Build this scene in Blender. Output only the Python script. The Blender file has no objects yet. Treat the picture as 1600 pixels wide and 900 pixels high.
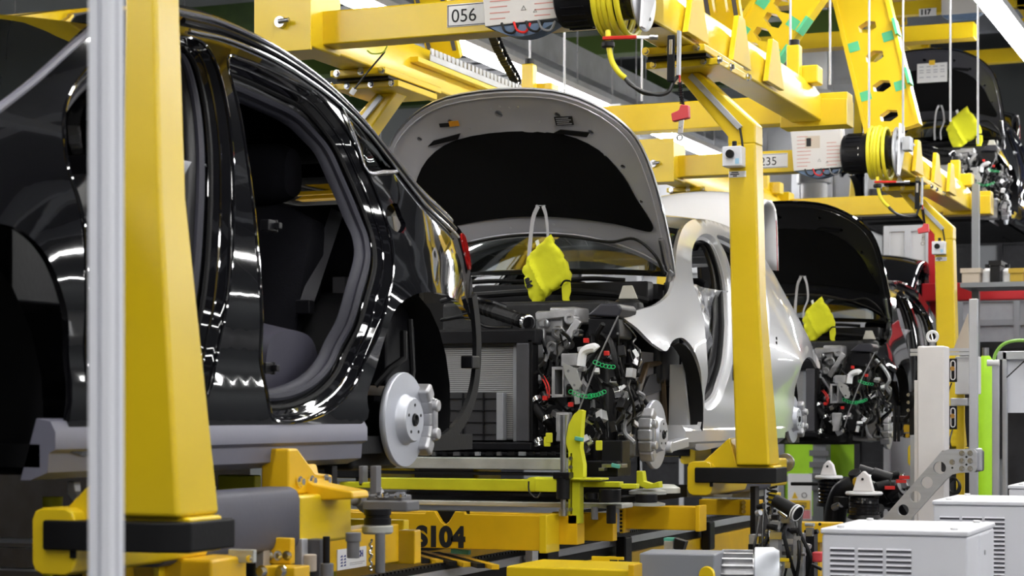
import bpy, bmesh, math, random
from mathutils import Vector, Matrix
from mathutils.geometry import delaunay_2d_cdt
random.seed(7)
PI = math.pi
C = bpy.context.scene.collection
SC = bpy.context.scene

# ------------------------------------------------------------------ camera
FPX, HZ, H = 3100.0, 646.0, 1.2          # focal length in pixels, horizon row, eye height
TH = math.atan(1250.0 / FPX)             # the line (+Y) runs away 22 degrees to the right of the view axis
CT, ST = math.cos(TH), math.sin(TH)
cam = bpy.data.cameras.new('camera')
cam.sensor_width = 36.0
cam.lens = FPX / 1600.0 * 36.0
cam.shift_y = (HZ - 450.0) / 1600.0
cam.clip_start = 0.05
cam.clip_end = 200
cam.dof.use_dof = True
cam.dof.focus_distance = 9.3
cam.dof.aperture_fstop = 5.4
camo = bpy.data.objects.new('camera', cam)
camo.location = (0, 0, H)
camo.rotation_euler = (PI / 2, 0, TH)
C.objects.link(camo)
SC.camera = camo

# ------------------------------------------------------------------ world, exposure
wd = bpy.data.worlds.new('hall_air')
SC.world = wd
wd.use_nodes = True
wd.node_tree.nodes['Background'].inputs[0].default_value = (0.80, 0.86, 1.0, 1)
wd.node_tree.nodes['Background'].inputs[1].default_value = 0.25
SC.view_settings.view_transform = 'Standard'
SC.view_settings.look = 'None'
SC.view_settings.gamma = 1.0
SC.view_settings.use_curve_mapping = False
SC.view_settings.exposure = 0.0
LAMP_POWER = 48.0
SC.cycles.max_bounces = 8
SC.cycles.sample_clamp_indirect = 6.0


def W(px, py, X=None, Y=None, Z=None, d=None):
    """world point seen at a photo pixel, given one known coordinate (or the depth d)"""
    a, b = (px - 800.0) / FPX, (HZ - py) / FPX
    D = Vector((a * CT - ST, a * ST + CT, b))
    if X is not None: t = X / D.x
    elif Y is not None: t = Y / D.y
    elif Z is not None: t = (Z - H) / D.z
    else: t = d
    return Vector((0, 0, H)) + D * t


# ------------------------------------------------------------------ materials
MATS = {}


def mat(name, col=(.5, .5, .5), rough=.5, metal=0., coat=0., var=.0, scale=8., bump=0., bscale=60., emit=0., trans=0., spec=.5, alpha=1., ior=1.45, col2=None, stretch=None, coatr=.03):
    if name in MATS: return MATS[name]
    m = bpy.data.materials.new(name)
    m.use_nodes = True
    nt = m.node_tree
    b = nt.nodes['Principled BSDF']
    I = b.inputs
    I['Base Color'].default_value = (*col, 1)
    I['Roughness'].default_value = rough
    I['Metallic'].default_value = metal
    I['Coat Weight'].default_value = coat
    I['Coat Roughness'].default_value = coatr
    I['Specular IOR Level'].default_value = spec
    I['IOR'].default_value = ior
    I['Transmission Weight'].default_value = trans
    I['Alpha'].default_value = alpha
    if emit:
        I['Emission Color'].default_value = (*col, 1)
        I['Emission Strength'].default_value = emit
    tc = nt.nodes.new('ShaderNodeTexCoord')
    src = tc.outputs['Object']
    if stretch:
        mp = nt.nodes.new('ShaderNodeMapping')
        mp.inputs['Scale'].default_value = stretch
        nt.links.new(src, mp.inputs[0]); src = mp.outputs[0]
    if var or col2:
        n = nt.nodes.new('ShaderNodeTexNoise')
        n.inputs['Scale'].default_value = scale
        n.inputs['Detail'].default_value = 6
        nt.links.new(src, n.inputs['Vector'])
        r = nt.nodes.new('ShaderNodeValToRGB')
        r.color_ramp.elements[0].position = .35
        r.color_ramp.elements[1].position = .68
        c0 = col2 if col2 else tuple(max(0, c * (1 - var)) for c in col)
        r.color_ramp.elements[0].color = (*c0, 1)
        r.color_ramp.elements[1].color = (*col, 1)
        nt.links.new(n.outputs['Fac'], r.inputs[0])
        nt.links.new(r.outputs[0], I['Base Color'])
        mr = nt.nodes.new('ShaderNodeMapRange')
        mr.inputs[3].default_value = max(0, rough - .08); mr.inputs[4].default_value = rough + .08
        nt.links.new(n.outputs['Fac'], mr.inputs[0])
        if rough > .1: nt.links.new(mr.outputs[0], I['Roughness'])
    if bump:
        n2 = nt.nodes.new('ShaderNodeTexNoise')
        n2.inputs['Scale'].default_value = bscale
        n2.inputs['Detail'].default_value = 4
        nt.links.new(src, n2.inputs['Vector'])
        bp = nt.nodes.new('ShaderNodeBump')
        bp.inputs['Strength'].default_value = bump
        bp.inputs['Distance'].default_value = .004
        nt.links.new(n2.outputs['Fac'], bp.inputs['Height'])
        nt.links.new(bp.outputs[0], I['Normal'])
    MATS[name] = m
    return m


YEL = mat('carrier yellow paint', (.80, .56, .010), .34, coat=.35, var=.10, scale=3, coatr=.2)
GOLD = mat('conveyor golden yellow paint', (.84, .50, .008), .36, coat=.25, var=.16, scale=4, coatr=.2)
LIME = mat('fixture lime yellow paint', (.66, .66, .02), .42, var=.18, scale=6)
HIVIS = mat('hi vis yellow cloth', (.80, .80, .02), .8, var=.08, scale=5, bump=.35, bscale=45)
BLK = mat('black rubber', (.006, .006, .007), .55, var=.3, bump=.1, spec=.25)
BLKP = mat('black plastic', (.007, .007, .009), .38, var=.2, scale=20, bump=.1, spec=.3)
BLKG = mat('black gloss plastic', (.010, .010, .012), .18)
DGR = mat('dark grey pad', (.085, .085, .11), .55, var=.12, bump=.1)
GREYP = mat('grey plastic cladding', (.17, .17, .22), .45, var=.08, bump=.05)
ALU = mat('brushed aluminium', (.58, .59, .62), .38, metal=.6, var=.12, scale=4, stretch=(1, 1, 12))
ALUP = mat('anodised profile', (.60, .61, .65), .42, metal=.7, var=.08)
STEEL = mat('machined steel', (.52, .52, .54), .30, metal=1., var=.25, scale=14)
CAST = mat('cast aluminium', (.58, .58, .60), .45, metal=.8, var=.25, scale=18, bump=.25, bscale=40)
DISC = mat('brake disc coating', (.56, .58, .64), .42, metal=.45, var=.06)
CHROME = mat('bright bolt', (.85, .85, .87), .18, metal=1.)
WHT = mat('white enamel', (.80, .80, .82), .4, var=.04)
CAB = mat('cabinet light grey', (.76, .77, .83), .45, var=.03)
CREAM = mat('machine cream paint', (.80, .77, .77), .45, var=.05)
PALG = mat('pallet grey bar', (.52, .53, .50), .42, metal=.25, var=.22, scale=9)
PAINTK = mat('black car paint', (.0045, .0045, .006), .05, coat=1., spec=.6, coatr=.01)
PAINTS = mat('silver white car paint', (.64, .65, .68), .30, metal=.2, coat=1., coatr=.02)
PAINTW = mat('white car paint', (.80, .80, .83), .22, coat=1., coatr=.03)
HOODG = mat('bare bonnet grey paint', (.50, .50, .55), .33, metal=.15, coat=.35, var=.05, coatr=.15)
PADK = mat('black insulation felt', (.004, .004, .0045), .9, bump=.3, bscale=80, spec=.15)
FABR = mat('dark seat fabric', (.007, .007, .010), .9, spec=.15, var=.2, scale=40, bump=.3, bscale=150)
LEATH = mat('grey seat side', (.045, .043, .065), .5, var=.1, bump=.1)
TRIMG = mat('grey interior trim', (.03, .03, .042), .55, spec=.3, var=.1)
BELT = mat('seat belt webbing', (.03, .03, .036), .7, bump=.2, bscale=200)
PLAST = mat('clear wrapping film', (.42, .43, .47), .22, var=.6, scale=9, bump=.6, bscale=14, coat=.5)
RED = mat('red plastic', (.62, .025, .02), .35, var=.05)
REDB = mat('red safety beam paint', (.45, .012, .02), .4, var=.1)
GRN = mat('green tape', (.09, .50, .25), .5)
LGRN = mat('green panel paint', (.42, .78, .02), .45, var=.08)
DKGRN = mat('dark green steel', (.035, .07, .012), .5, var=.3)
CONC = mat('dark floor concrete', (.09, .09, .095), .35, var=.3, scale=1.5, bump=.05)
WALLG = mat('hall wall grey', (.13, .14, .14), .6, var=.15, scale=.8)
CEILG = mat('ceiling deck grey', (.07, .075, .075), .6, var=.2, scale=.7)
TRUSS = mat('truss grey paint', (.42, .44, .48), .5, var=.1)
GALV = mat('galvanised sheet', (.50, .52, .56), .42, metal=.65, var=.2, scale=5)
TUBE = mat('lamp tube light', (1., .99, .97), .5, emit=LAMP_POWER)
GLASS = mat('dark window glass', (.01, .012, .013), .02, coat=1., spec=.8, coatr=.0)
TAIL = mat('red lamp lens', (.5, .012, .01), .08, coat=1.)
ORG = mat('brass connector', (.55, .30, .08), .35, metal=.8)
RADI = mat('radiator fins grey', (.36, .36, .37), .45, metal=.6, var=.1)
RADK = mat('dark cooler fins', (.05, .05, .055), .5, metal=.4)
WIREB = mat('wire black', (.01, .01, .01), .4)
WIREW = mat('wire white', (.72, .72, .74), .5)
HOSEY = mat('hose yellow', (.80, .70, .03), .38)
CLGRN = mat('clip green', (.03, .55, .18), .4)
INKK = mat('print black', (.01, .01, .012), .6)
INKR = mat('print faded red', (.55, .25, .22), .6)
INKO = mat('print orange', (.75, .32, .02), .6)
INKB = mat('print blue', (.03, .05, .22), .6)
PAPER = mat('paper white', (.82, .82, .83), .6, var=.03)
BEIGE = mat('beige sheet', (.55, .47, .38), .6, var=.05)
WARNY = mat('warning yellow print', (.85, .55, .03), .5)
PINK = mat('faded red print panel', (.65, .22, .24), .5)
BLUEF = mat('blue grey film', (.16, .24, .38), .4, var=.3)


# ------------------------------------------------------------------ mesh builder
def frame_from(d):
    d = d.normalized()
    u = Vector((0, 0, 1)) if abs(d.z) < .95 else Vector((1, 0, 0))
    a = d.cross(u).normalized()
    return a, a.cross(d).normalized()


class MB:
    def __init__(s): s.v = []; s.f = []; s.mi = []; s.m = 0

    def add(s, vs, fs):
        o = len(s.v)
        s.v += [Vector(v) for v in vs]
        for f in fs:
            s.f.append([i + o for i in f]); s.mi.append(s.m)
        return s

    def box(s, c, d, rz=0., rx=0., ry=0.):
        c = Vector(c); R = Matrix.Rotation(rz, 3, 'Z') @ Matrix.Rotation(ry, 3, 'Y') @ Matrix.Rotation(rx, 3, 'X')
        vs = [c + R @ Vector((x * d[0] / 2, y * d[1] / 2, z * d[2] / 2)) for x in (-1, 1) for y in (-1, 1) for z in (-1, 1)]
        return s.add(vs, [(0, 1, 3, 2), (4, 6, 7, 5), (0, 4, 5, 1), (2, 3, 7, 6), (0, 2, 6, 4), (1, 5, 7, 3)])

    def bb(s, x0, x1, y0, y1, z0, z1):
        return s.box(((x0 + x1) / 2, (y0 + y1) / 2, (z0 + z1) / 2), (abs(x1 - x0), abs(y1 - y0), abs(z1 - z0)))

    def beam(s, p0, p1, w, h, up=None):
        """box from p0 to p1; w across, h along 'up'"""
        p0, p1 = Vector(p0), Vector(p1); d = (p1 - p0).normalized()
        if up is None: a, b = frame_from(d)
        else:
            b = Vector(up); b = (b - d * b.dot(d)).normalized(); a = d.cross(b)
        vs = [p + a * (w / 2 * i) + b * (h / 2 * j) for p in (p0, p1) for i, j in ((-1, -1), (1, -1), (1, 1), (-1, 1))]
        return s.add(vs, [(3, 2, 1, 0), (4, 5, 6, 7), (0, 1, 5, 4), (1, 2, 6, 5), (2, 3, 7, 6), (3, 0, 4, 7)])

    def cyl(s, p0, p1, r, r1=None, n=14, cap=True):
        p0, p1 = Vector(p0), Vector(p1); r1 = r if r1 is None else r1
        a, b = frame_from(p1 - p0)
        vs = [p + (a * math.cos(2 * PI * k / n) + b * math.sin(2 * PI * k / n)) * q for p, q in ((p0, r), (p1, r1)) for k in range(n)]
        fs = [(k, (k + 1) % n, n + (k + 1) % n, n + k) for k in range(n)]
        if cap: fs += [tuple(range(n))[::-1], tuple(range(n, 2 * n))]
        return s.add(vs, fs)

    def tube(s, pts, r, n=8, closed=False):
        pts = [Vector(p) for p in pts]; N = len(pts); vs = []; fs = []
        rr = r if isinstance(r, (list, tuple)) else [r] * N
        pa = None
        for i, p in enumerate(pts):
            if closed: d = pts[(i + 1) % N] - pts[i - 1]
            else: d = pts[min(i + 1, N - 1)] - pts[max(i - 1, 0)]
            d = d.normalized() if d.length > 1e-9 else Vector((0, 0, 1))
            if pa is None: a, b = frame_from(d)
            else:
                a = pa - d * pa.dot(d)
                a = a.normalized() if a.length > 1e-6 else frame_from(d)[0]
                b = a.cross(d).normalized()
            pa = a
            vs += [p + (a * math.cos(2 * PI * k / n) + b * math.sin(2 * PI * k / n)) * rr[i] for k in range(n)]
        M = N if closed else N - 1
        for i in range(M):
            j = (i + 1) % N
            fs += [(i * n + k, i * n + (k + 1) % n, j * n + (k + 1) % n, j * n + k) for k in range(n)]
        if not closed: fs += [tuple(range(n))[::-1], tuple(range((N - 1) * n, N * n))]
        return s.add(vs, fs)

    def prism(s, poly, off):
        """closed polygon of 3-D points pushed along off"""
        poly = [Vector(p) for p in poly]; off = Vector(off); n = len(poly)
        vs = poly + [p + off for p in poly]
        return s.add(vs, [tuple(range(n)), tuple(range(2 * n - 1, n - 1, -1))] + [(k, n + k, n + (k + 1) % n, (k + 1) % n) for k in range(n)])

    def lathe(s, c, axis, prof, n=32, close=True):
        """prof: (radius, along) pairs"""
        c = Vector(c); ax = Vector(axis).normalized(); a, b = frame_from(ax); vs = []; m = len(prof)
        for r, h in prof:
            vs += [c + ax * h + (a * math.cos(2 * PI * k / n) + b * math.sin(2 * PI * k / n)) * max(r, 1e-4) for k in range(n)]
        fs = [(i * n + k, i * n + (k + 1) % n, (i + 1) * n + (k + 1) % n, (i + 1) * n + k) for i in range(m - 1) for k in range(n)]
        return s.add(vs, fs)

    def sph(s, c, r, n=12, sc=(1, 1, 1)):
        c = Vector(c); vs = []; m = n // 2
        for i in range(m + 1):
            t = PI * i / m
            vs += [c + Vector((math.sin(t) * math.cos(2 * PI * k / n) * r * sc[0], math.sin(t) * math.sin(2 * PI * k / n) * r * sc[1], math.cos(t) * r * sc[2])) for k in range(n)]
        return s.add(vs, [(i * n + k, (i + 1) * n + k, (i + 1) * n + (k + 1) % n, i * n + (k + 1) % n) for i in range(m) for k in range(n)])

    def grid(s, fn, nu, nv):
        vs = [fn(i / nu, j / nv) for i in range(nu + 1) for j in range(nv + 1)]
        return s.add(vs, [(i * (nv + 1) + j, (i + 1) * (nv + 1) + j, (i + 1) * (nv + 1) + j + 1, i * (nv + 1) + j + 1) for i in range(nu) for j in range(nv)])

    def build(s, name, m, parent=None, bev=0., smooth=True, solid=0., angle=38, org=None, sub=0):
        me = bpy.data.meshes.new(name)
        if org is None and parent is not None:
            q = parent; org = Vector((0, 0, 0))
            while q is not None: org = org + Vector(q.location); q = q.parent
        own = None
        if parent is None and org is None:
            xs = [v.x for v in s.v]; ys = [v.y for v in s.v]; zs = [v.z for v in s.v]
            org = own = Vector(((min(xs) + max(xs)) / 2, (min(ys) + max(ys)) / 2, min(zs)))
        me.from_pydata([v - org for v in s.v], [], s.f)
        ms = m if isinstance(m, (list, tuple)) else [m]
        for q in ms: me.materials.append(q)
        if len(ms) > 1: me.polygons.foreach_set('material_index', s.mi)
        bm = bmesh.new(); bm.from_mesh(me)
        bmesh.ops.remove_doubles(bm, verts=bm.verts, dist=1e-5)
        bmesh.ops.recalc_face_normals(bm, faces=bm.faces)
        bm.to_mesh(me); bm.free()
        if smooth:
            me.polygons.foreach_set('use_smooth', [True] * len(me.polygons))
            me.set_sharp_from_angle(angle=math.radians(angle))
        o = bpy.data.objects.new(name, me)
        C.objects.link(o)
        if parent is not None: o.parent = parent
        elif own is not None: o.location = own
        if solid:
            q = o.modifiers.new('thickness', 'SOLIDIFY'); q.thickness = solid; q.offset = 0
        if bev:
            q = o.modifiers.new('edge', 'BEVEL'); q.width = bev; q.segments = 2; q.limit_method = 'ANGLE'; q.angle_limit = math.radians(40); q.harden_normals = True
        if sub:
            q = o.modifiers.new('smooth', 'SUBSURF'); q.levels = sub; q.render_levels = sub
        return o


def tag(o, label=None, cat=None, group=None, kind=None):
    if label: o['label'] = label
    if cat: o['category'] = cat
    if group: o['group'] = group
    if kind: o['kind'] = kind
    return o


def thing(name, label, cat, loc, group=None):
    o = bpy.data.objects.new(name, None); o.empty_display_size = .1
    o.location = loc; C.objects.link(o)
    return tag(o, label, cat, group)


def struct(o): o['kind'] = 'structure'; return o


def twin(o, parent, loc=None):
    c = o.copy(); C.objects.link(c); c.parent = parent
    if loc is not None: c.location = loc
    return c


def copy_tree(o, parent=None, loc=None):
    c = o.copy(); C.objects.link(c); c.parent = parent
    if loc is not None: c.location = loc
    for ch in list(o.children): copy_tree(ch, c)
    return c


def text(name, s, size, p, ux, uy, m, parent, depth=.0012, bold=False, name_part=None):
    """lettering laid on a surface: p lower-left corner, ux reading direction, uy up"""
    cu = bpy.data.curves.new(name, 'FONT'); cu.body = s; cu.size = size; cu.extrude = depth / 2
    if bold: cu.offset = size * .055
    t = bpy.data.objects.new(name, cu); C.objects.link(t)
    dg = bpy.context.evaluated_depsgraph_get()
    me = bpy.data.meshes.new_from_object(t.evaluated_get(dg))
    bpy.data.objects.remove(t)
    ux = Vector(ux).normalized(); uy = Vector(uy).normalized(); un = ux.cross(uy)
    q = parent; org = Vector((0, 0, 0))
    while q is not None: org = org + Vector(q.location); q = q.parent
    M = Matrix(((ux.x, uy.x, un.x, p[0] - org.x), (ux.y, uy.y, un.y, p[1] - org.y), (ux.z, uy.z, un.z, p[2] - org.z), (0, 0, 0, 1)))
    me.transform(M); me.materials.clear(); me.materials.append(m)
    o = bpy.data.objects.new(name, me); C.objects.link(o); o.parent = parent
    return o


def cr(pts, n=6, closed=False):
    """Catmull-Rom through points (any dimension)"""
    P = [Vector(p) for p in pts]; N = len(P); out = []
    for i in range(N if closed else N - 1):
        p1, p2 = P[i], P[(i + 1) % N]
        p0 = P[i - 1] if (closed or i > 0) else p1 * 2 - p2
        p3 = P[(i + 2) % N] if (closed or i + 2 < N) else p2 * 2 - p1
        for k in range(n):
            t = k / n
            out.append(.5 * ((2 * p1) + (p2 - p0) * t + (2 * p0 - 5 * p1 + 4 * p2 - p3) * t * t + (3 * p1 - p0 - 3 * p2 + p3) * t ** 3))
    if not closed: out.append(P[-1])
    return out


def inside(p, poly):
    c = False; n = len(poly); j = n - 1
    for i in range(n):
        a, b = poly[i], poly[j]
        if (a[1] > p[1]) != (b[1] > p[1]) and p[0] < (b[0] - a[0]) * (p[1] - a[1]) / (b[1] - a[1]) + a[0]: c = not c
        j = i
    return c


def fill2d(outer, holes, step):
    """triangulated 2-D region with interior points: returns verts2d, tris, boundary loops (index lists)"""
    vs = []; ed = []; loops = []
    for L in [outer] + holes:
        o = len(vs); n = len(L); vs += [Vector((p[0], p[1])) for p in L]
        ed += [(o + k, o + (k + 1) % n) for k in range(n)]
        loops.append(list(range(o, o + n)))
    bx = [p[0] for p in outer]; by = [p[1] for p in outer]
    border = list(vs)
    x = min(bx) + step / 2
    row = 0
    while x < max(bx):
        y = min(by) + step / 2 + (step / 2 if row % 2 else 0)
        while y < max(by):
            p = (x, y)
            if inside(p, outer) and not any(inside(p, h) for h in holes) and min((q.x - x) ** 2 + (q.y - y) ** 2 for q in border) > (step * .45) ** 2:
                vs.append(Vector(p))
            y += step
        x += step * .87; row += 1
    r = delaunay_2d_cdt(vs, ed, [], 0, 1e-6)
    V, T = r[0], r[2]
    tris = []
    for t in T:
        c = ((V[t[0]].x + V[t[1]].x + V[t[2]].x) / 3, (V[t[0]].y + V[t[1]].y + V[t[2]].y) / 3)
        if inside(c, outer) and not any(inside(c, h) for h in holes): tris.append(tuple(t))
    return [(v.x, v.y) for v in V], tris


def panel(mb, outer, holes, surf, step=.06, rim=None):
    """surf(u,v)->3-D; rim(u,v)->offset vector: adds a return flange of that offset round the outline and holes"""
    V, T = fill2d(outer, holes, step)
    mb.add([surf(*p) for p in V], T)
    if rim:
        for L in [outer] + holes:
            n = len(L)
            a = [Vector(surf(*p)) for p in L]
            b = [q + Vector(rim(*p)) for q, p in zip(a, L)]
            mb.add(a + b, [(k, (k + 1) % n, n + (k + 1) % n, n + k) for k in range(n)])
    return mb


def bolt(parent, p, d, r=.011, first={}):
    """hex-headed bolt pointing along d; shares its mesh"""
    key = (tuple(round(x, 2) for x in Vector(d).normalized()), r)
    q = parent; org = Vector((0, 0, 0))
    while q is not None: org = org + Vector(q.location); q = q.parent
    if key not in first:
        d = Vector(d).normalized()
        b = MB(); b.cyl((0, 0, 0), d * r * .35, r * 1.5, n=12); b.cyl(d * r * .35, d * r * 1.3, r, n=6)
        o = b.build('bolt', CHROME, None, org=Vector((0, 0, 0)), smooth=False)
        first[key] = o.data; o.parent = parent
    else:
        o = bpy.data.objects.new('bolt', first[key]); C.objects.link(o); o.parent = parent
    o.location = Vector(p) - org
    return o
# ------------------------------------------------------------------ hall
def plane_box(name, x0, x1, y0, y1, z0, z1, m): return struct(MB().bb(x0, x1, y0, y1, z0, z1).build(name, m))


X0, X1, Y0, Y1, ZC = -16., 9., -7., 44., 9.0
plane_box('floor', X0, X1, Y0, Y1, -.2, 0, CONC)
ceil = plane_box('ceiling', X0, X1, Y0, Y1, ZC, ZC + .2, CEILG)
plane_box('wall_back', X0, X1, Y1, Y1 + .2, 0, ZC, WALLG)
plane_box('wall_left', X0 - .2, X0, Y0, Y1, 0, ZC, WALLG)
plane_box('wall_right', X1, X1 + .2, Y0, Y1, 0, ZC, mat('aisle wall dark', (.05, .055, .06), .6, var=.2, scale=.6))
plane_box('wall_front', X0, X1, Y0 - .2, Y0, 0, ZC, WALLG)
# strip lamps hung in rows along the line
LZ = 4.4
row_names = {-6.96: 'over the far side of the car line', -2.36: 'over the near side of the car line', 2.24: 'over the aisle beside the line', -11.6: 'over the neighbouring line'}
proto = None
for X in (-11.6, -6.96, -2.36, 2.24, 6.8):
    for k in range(-1, 8):
        y0 = k * 5.0 + .15; y1 = y0 + 4.7
        nm = {-11.6: 'long strip lamp hung above the neighbouring line', -6.96: 'long strip lamp hung above the far side of the car line', -2.36: 'long strip lamp hung above the near side of the car line', 2.24: 'long strip lamp hung above the aisle', 6.8: 'long strip lamp hung along the aisle wall'}[X]
        if proto is None:
            t = thing('strip_lamp', nm, 'lamp', (X, y0, LZ))
            MB().bb(X - .09, X + .09, y0, y1, LZ + .06, LZ + .12).build('housing', WHT, t)
            MB().bb(X - .065, X + .065, y0 + .03, y1 - .03, LZ, LZ + .06).build('diffuser', TUBE, t)
            for q in (.8, 3.9): MB().cyl((X, y0 + q, LZ + .1), (X, y0 + q, ZC), .008, n=6).build('hanger', STEEL, t)
            proto = t
        else: t = copy_tree(proto, None, (X, y0, LZ))
        tag(t, nm, 'lamp', 'strip lamps ' + nm[26:] if False else nm.replace('long strip lamp hung', 'strip lamps'))
# ------------------------------------------------------------------ overhead carriers
CX = -3.9                                   # middle of the car line
CARR_Y = {0: -5.32, 1: 0.0, 2: 5.85}          # offsets along the line from the middle carrier


FARX = -3.76                                 # the carrier frame is centred slightly nearer
def far(p): return Vector((2 * FARX - p[0], p[1], p[2]))


def carrier_parts(t):
    B = lambda name, mb, m=YEL, bev=.008, parent=None, **k: mb.build(name, m, parent or t, bev=bev, **k)
    zb, zt = H + 1.80, H + 1.965
    # transverse beams
    B('front_beam', MB().bb(-4.62, -2.90, 8.64, 8.79, zb, zt))
    B('rear_beam', MB().bb(-4.90, -2.64, 12.05, 12.20, zb, H + 1.975))
    # longitudinal beams, far and near, with a sloping top
    for sgn in (1, -1):
        P = (lambda p: Vector(p)) if sgn == 1 else far
        m = MB(); prof = [(-2.80, zb), (-2.80, zb + .15), (-2.86, zb + .24), (-2.93, zb + .24), (-2.99, zb + .15), (-2.99, zb)]
        m.prism([P((x, 8.62, z)) for x, z in prof], (0, 3.43, 0))
        B('longitudinal_beam', m, bev=.012)
        # gusset plates astride the beam
        for yy in (9.25, 10.05, 10.75):
            B('gusset', MB().prism([P((-2.79, yy - .16, zb + .02)), P((-2.79, yy + .20, zb + .02)), P((-2.79, yy + .07, zb + .27)), P((-2.79, yy - .05, zb + .27))], (.03 * sgn, 0, 0)), bev=.004)
        # box at the front corner with a locating pin
        x0, x1 = (-2.76, -3.04)
        if sgn == 1: x0, x1 = -2.80, -2.98
        cb = B('corner_box', MB().bb(P((x0, 0, 0)).x, P((x1, 0, 0)).x, 8.50 if sgn == -1 else 8.62, 8.84, zb - .03 if sgn == -1 else zb, zt + .10 if sgn == -1 else zt + .06), bev=.012)
        if sgn == -1:
            B('corner_plate', MB().bb(P((x0 + .015, 0, 0)).x, P((x1 - .015, 0, 0)).x, 8.485, 8.50, zb - .05, zt + .115), bev=.003, parent=cb)
            p = P((-2.9, 8.48, zb + .09)); m = MB().cyl(p, p - Vector((0, .025, 0)), .028, n=18)
            m.cyl(p + Vector((.0, -.03, 0)), p + Vector((.055, -.03, .004)), .011)
            B('locating_pin', m, STEEL, 0, parent=cb)
            p = P((-2.79, 8.48, zb)); bolt(cb, p, (0, -1, 0), .012)
        # end lug and guide post over the rear beam
        B('end_lug', MB().prism([P((-2.64, 12.03, zb - .03)), P((-3.06, 12.03, zb - .03)), P((-3.06, 12.03, zb + .24)), P((-2.93, 12.03, zb + .24)), P((-2.83, 12.03, zb + .14)), P((-2.64, 12.03, zb + .13))], (0, .19, 0)), bev=.006)
        g = P((-2.90, 11.75, 0))
        gp = B('guide_post', MB().bb(g.x - .04, g.x + .04, g.y - .04, g.y + .04, zb + .23, zb + .42), bev=.008)
        B('post_cap', MB().cyl((g.x, g.y, zb + .42), (g.x, g.y, zb + .455), .032), BLKP, .003, parent=gp)
        B('lock_plate', MB().bb(g.x - .13, g.x + .13, g.y + .06, g.y + .2, zb + .2, zb + .31), bev=.01)
        # clamp plates under the beam that carry the side arm
        br = B('arm_bracket', MB().bb(P((-2.74, 0, 0)).x, P((-3.06, 0, 0)).x, 9.30, 10.02, zb - .035, zb), bev=.006)
        B('clamp_plate', MB().bb(P((-2.70, 0, 0)).x, P((-3.08, 0, 0)).x, 9.42, 9.92, zb - .085, zb - .05), bev=.006, parent=br)
        B('clamp_gap', MB().bb(P((-2.75, 0, 0)).x, P((-3.05, 0, 0)).x, 9.36, 9.96, zb - .05, zb - .035), BLK, 0, parent=br)
        for yy in (9.40, 9.62, 9.94):
            p = P((-2.70, yy, zb - .066)); bolt(br, p, (sgn, 0, 0), .014)
        for xx in (-2.78, -2.92, -3.04):
            p = P((xx, 9.30, zb - .018)); bolt(br, p, (0, -1, 0), .013)
            p = P((xx, 9.42, zb - .066)); bolt(br, p, (0, -1, 0), .012)
        # slanted arm and post
        ya, yb = 9.60, 9.745
        q = [(-2.985, H + 1.72), (-2.86, H + 1.72), (-2.565, H + 1.44), (-2.565, H + 1.34), (-2.71, H + 1.34), (-2.71, H + 1.385)]
        B('slanted_arm', MB().prism([P((x, ya, z)) for x, z in q], (0, yb - ya, 0)), bev=.012)
        q = [(-2.71, H + 1.345), (-2.565, H + 1.345), (-2.50, H - .265), (-2.66, H - .265)]
        m = MB()
        top = [P((-2.71, ya, H + 1.35)), P((-2.565, ya, H + 1.35)), P((-2.565, yb, H + 1.35)), P((-2.71, yb, H + 1.35))]
        mid = [P((-2.695, ya, H + .55)), P((-2.545, ya, H + .55)), P((-2.545, yb, H + .55)), P((-2.695, yb, H + .55))]
        bot = [P((-2.66, ya - .03, H - .26)), P((-2.485, ya - .03, H - .26)), P((-2.485, yb + .03, H - .26)), P((-2.66, yb + .03, H - .26))]
        m.add(top + mid + bot, [(0, 1, 2, 3), (11, 10, 9, 8)] + [(k + 4 * j, 4 * j + (k + 1) % 4, 4 * j + 4 + (k + 1) % 4, 4 * j + 4 + k) for j in (0, 1) for k in range(4)])
        B('post', m, bev=.014)
        # conduit on the slanted arm and the cable to the switch box
        B('conduit', MB().beam(P((-2.90, ya - .012, H + 1.70)), P((-2.64, ya - .012, H + 1.42)), .03, .02, (0, 1, 0)), GALV, .003)
        if sgn == 1:
            B('cable', MB().tube([P(p) for p in ((-2.64, ya - .02, H + 1.42), (-2.63, ya - .02, H + 1.36), (-2.625, ya - .02, H + 1.315))], .006), WIREB, 0)
        # foot, bumper and sill arm
        f = B('foot', MB().prism([P((-2.87, 9.60, H - .35)), P((-2.47, 9.60, H - .35)), P((-2.47, 9.60, H - .26)), P((-2.66, 9.60, H - .25)), P((-2.70, 9.60, H - .12)), P((-2.87, 9.60, H - .27))], (0, .16, 0)), bev=.008)
        m = MB(); m.prism([P((x, y, H - .345)) for x, y in ((-2.86, 9.53), (-2.52, 9.53), (-2.455, 9.58), (-2.455, 9.80), (-2.86, 9.80))], (0, 0, .075))
        B('bumper', m, BLK, .006)
        m = MB(); zc_ = H - .325; pr = []
        for k in range(4):
            for a in (0, 45, 90):
                an = math.radians(k * 90 + a); cxs = (1, -1, -1, 1)[k]; czs = (1, 1, -1, -1)[k]
                pr.append((-2.86 + cxs * .035 + .03 * math.cos(an), zc_ + czs * .055 + .03 * math.sin(an)))
        m.prism([P((x + .02, 9.55, z)) for x, z in pr], (0, .66, 0))
        B('sill_arm', m, bev=.006)
        m = MB(); m.prism([P((-2.86 + (x + 2.86) * 1.12, 10.0, zc_ + (z - zc_) * 1.15)) for x, z in pr], (0, .78, 0))
        B('arm_pad', m, DGR, .01)
        hd = B('arm_head', MB().bb(P((-2.79, 0, 0)).x, P((-2.96, 0, 0)).x, 10.78, 11.14, H - .41, H - .255), bev=.012)
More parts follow.
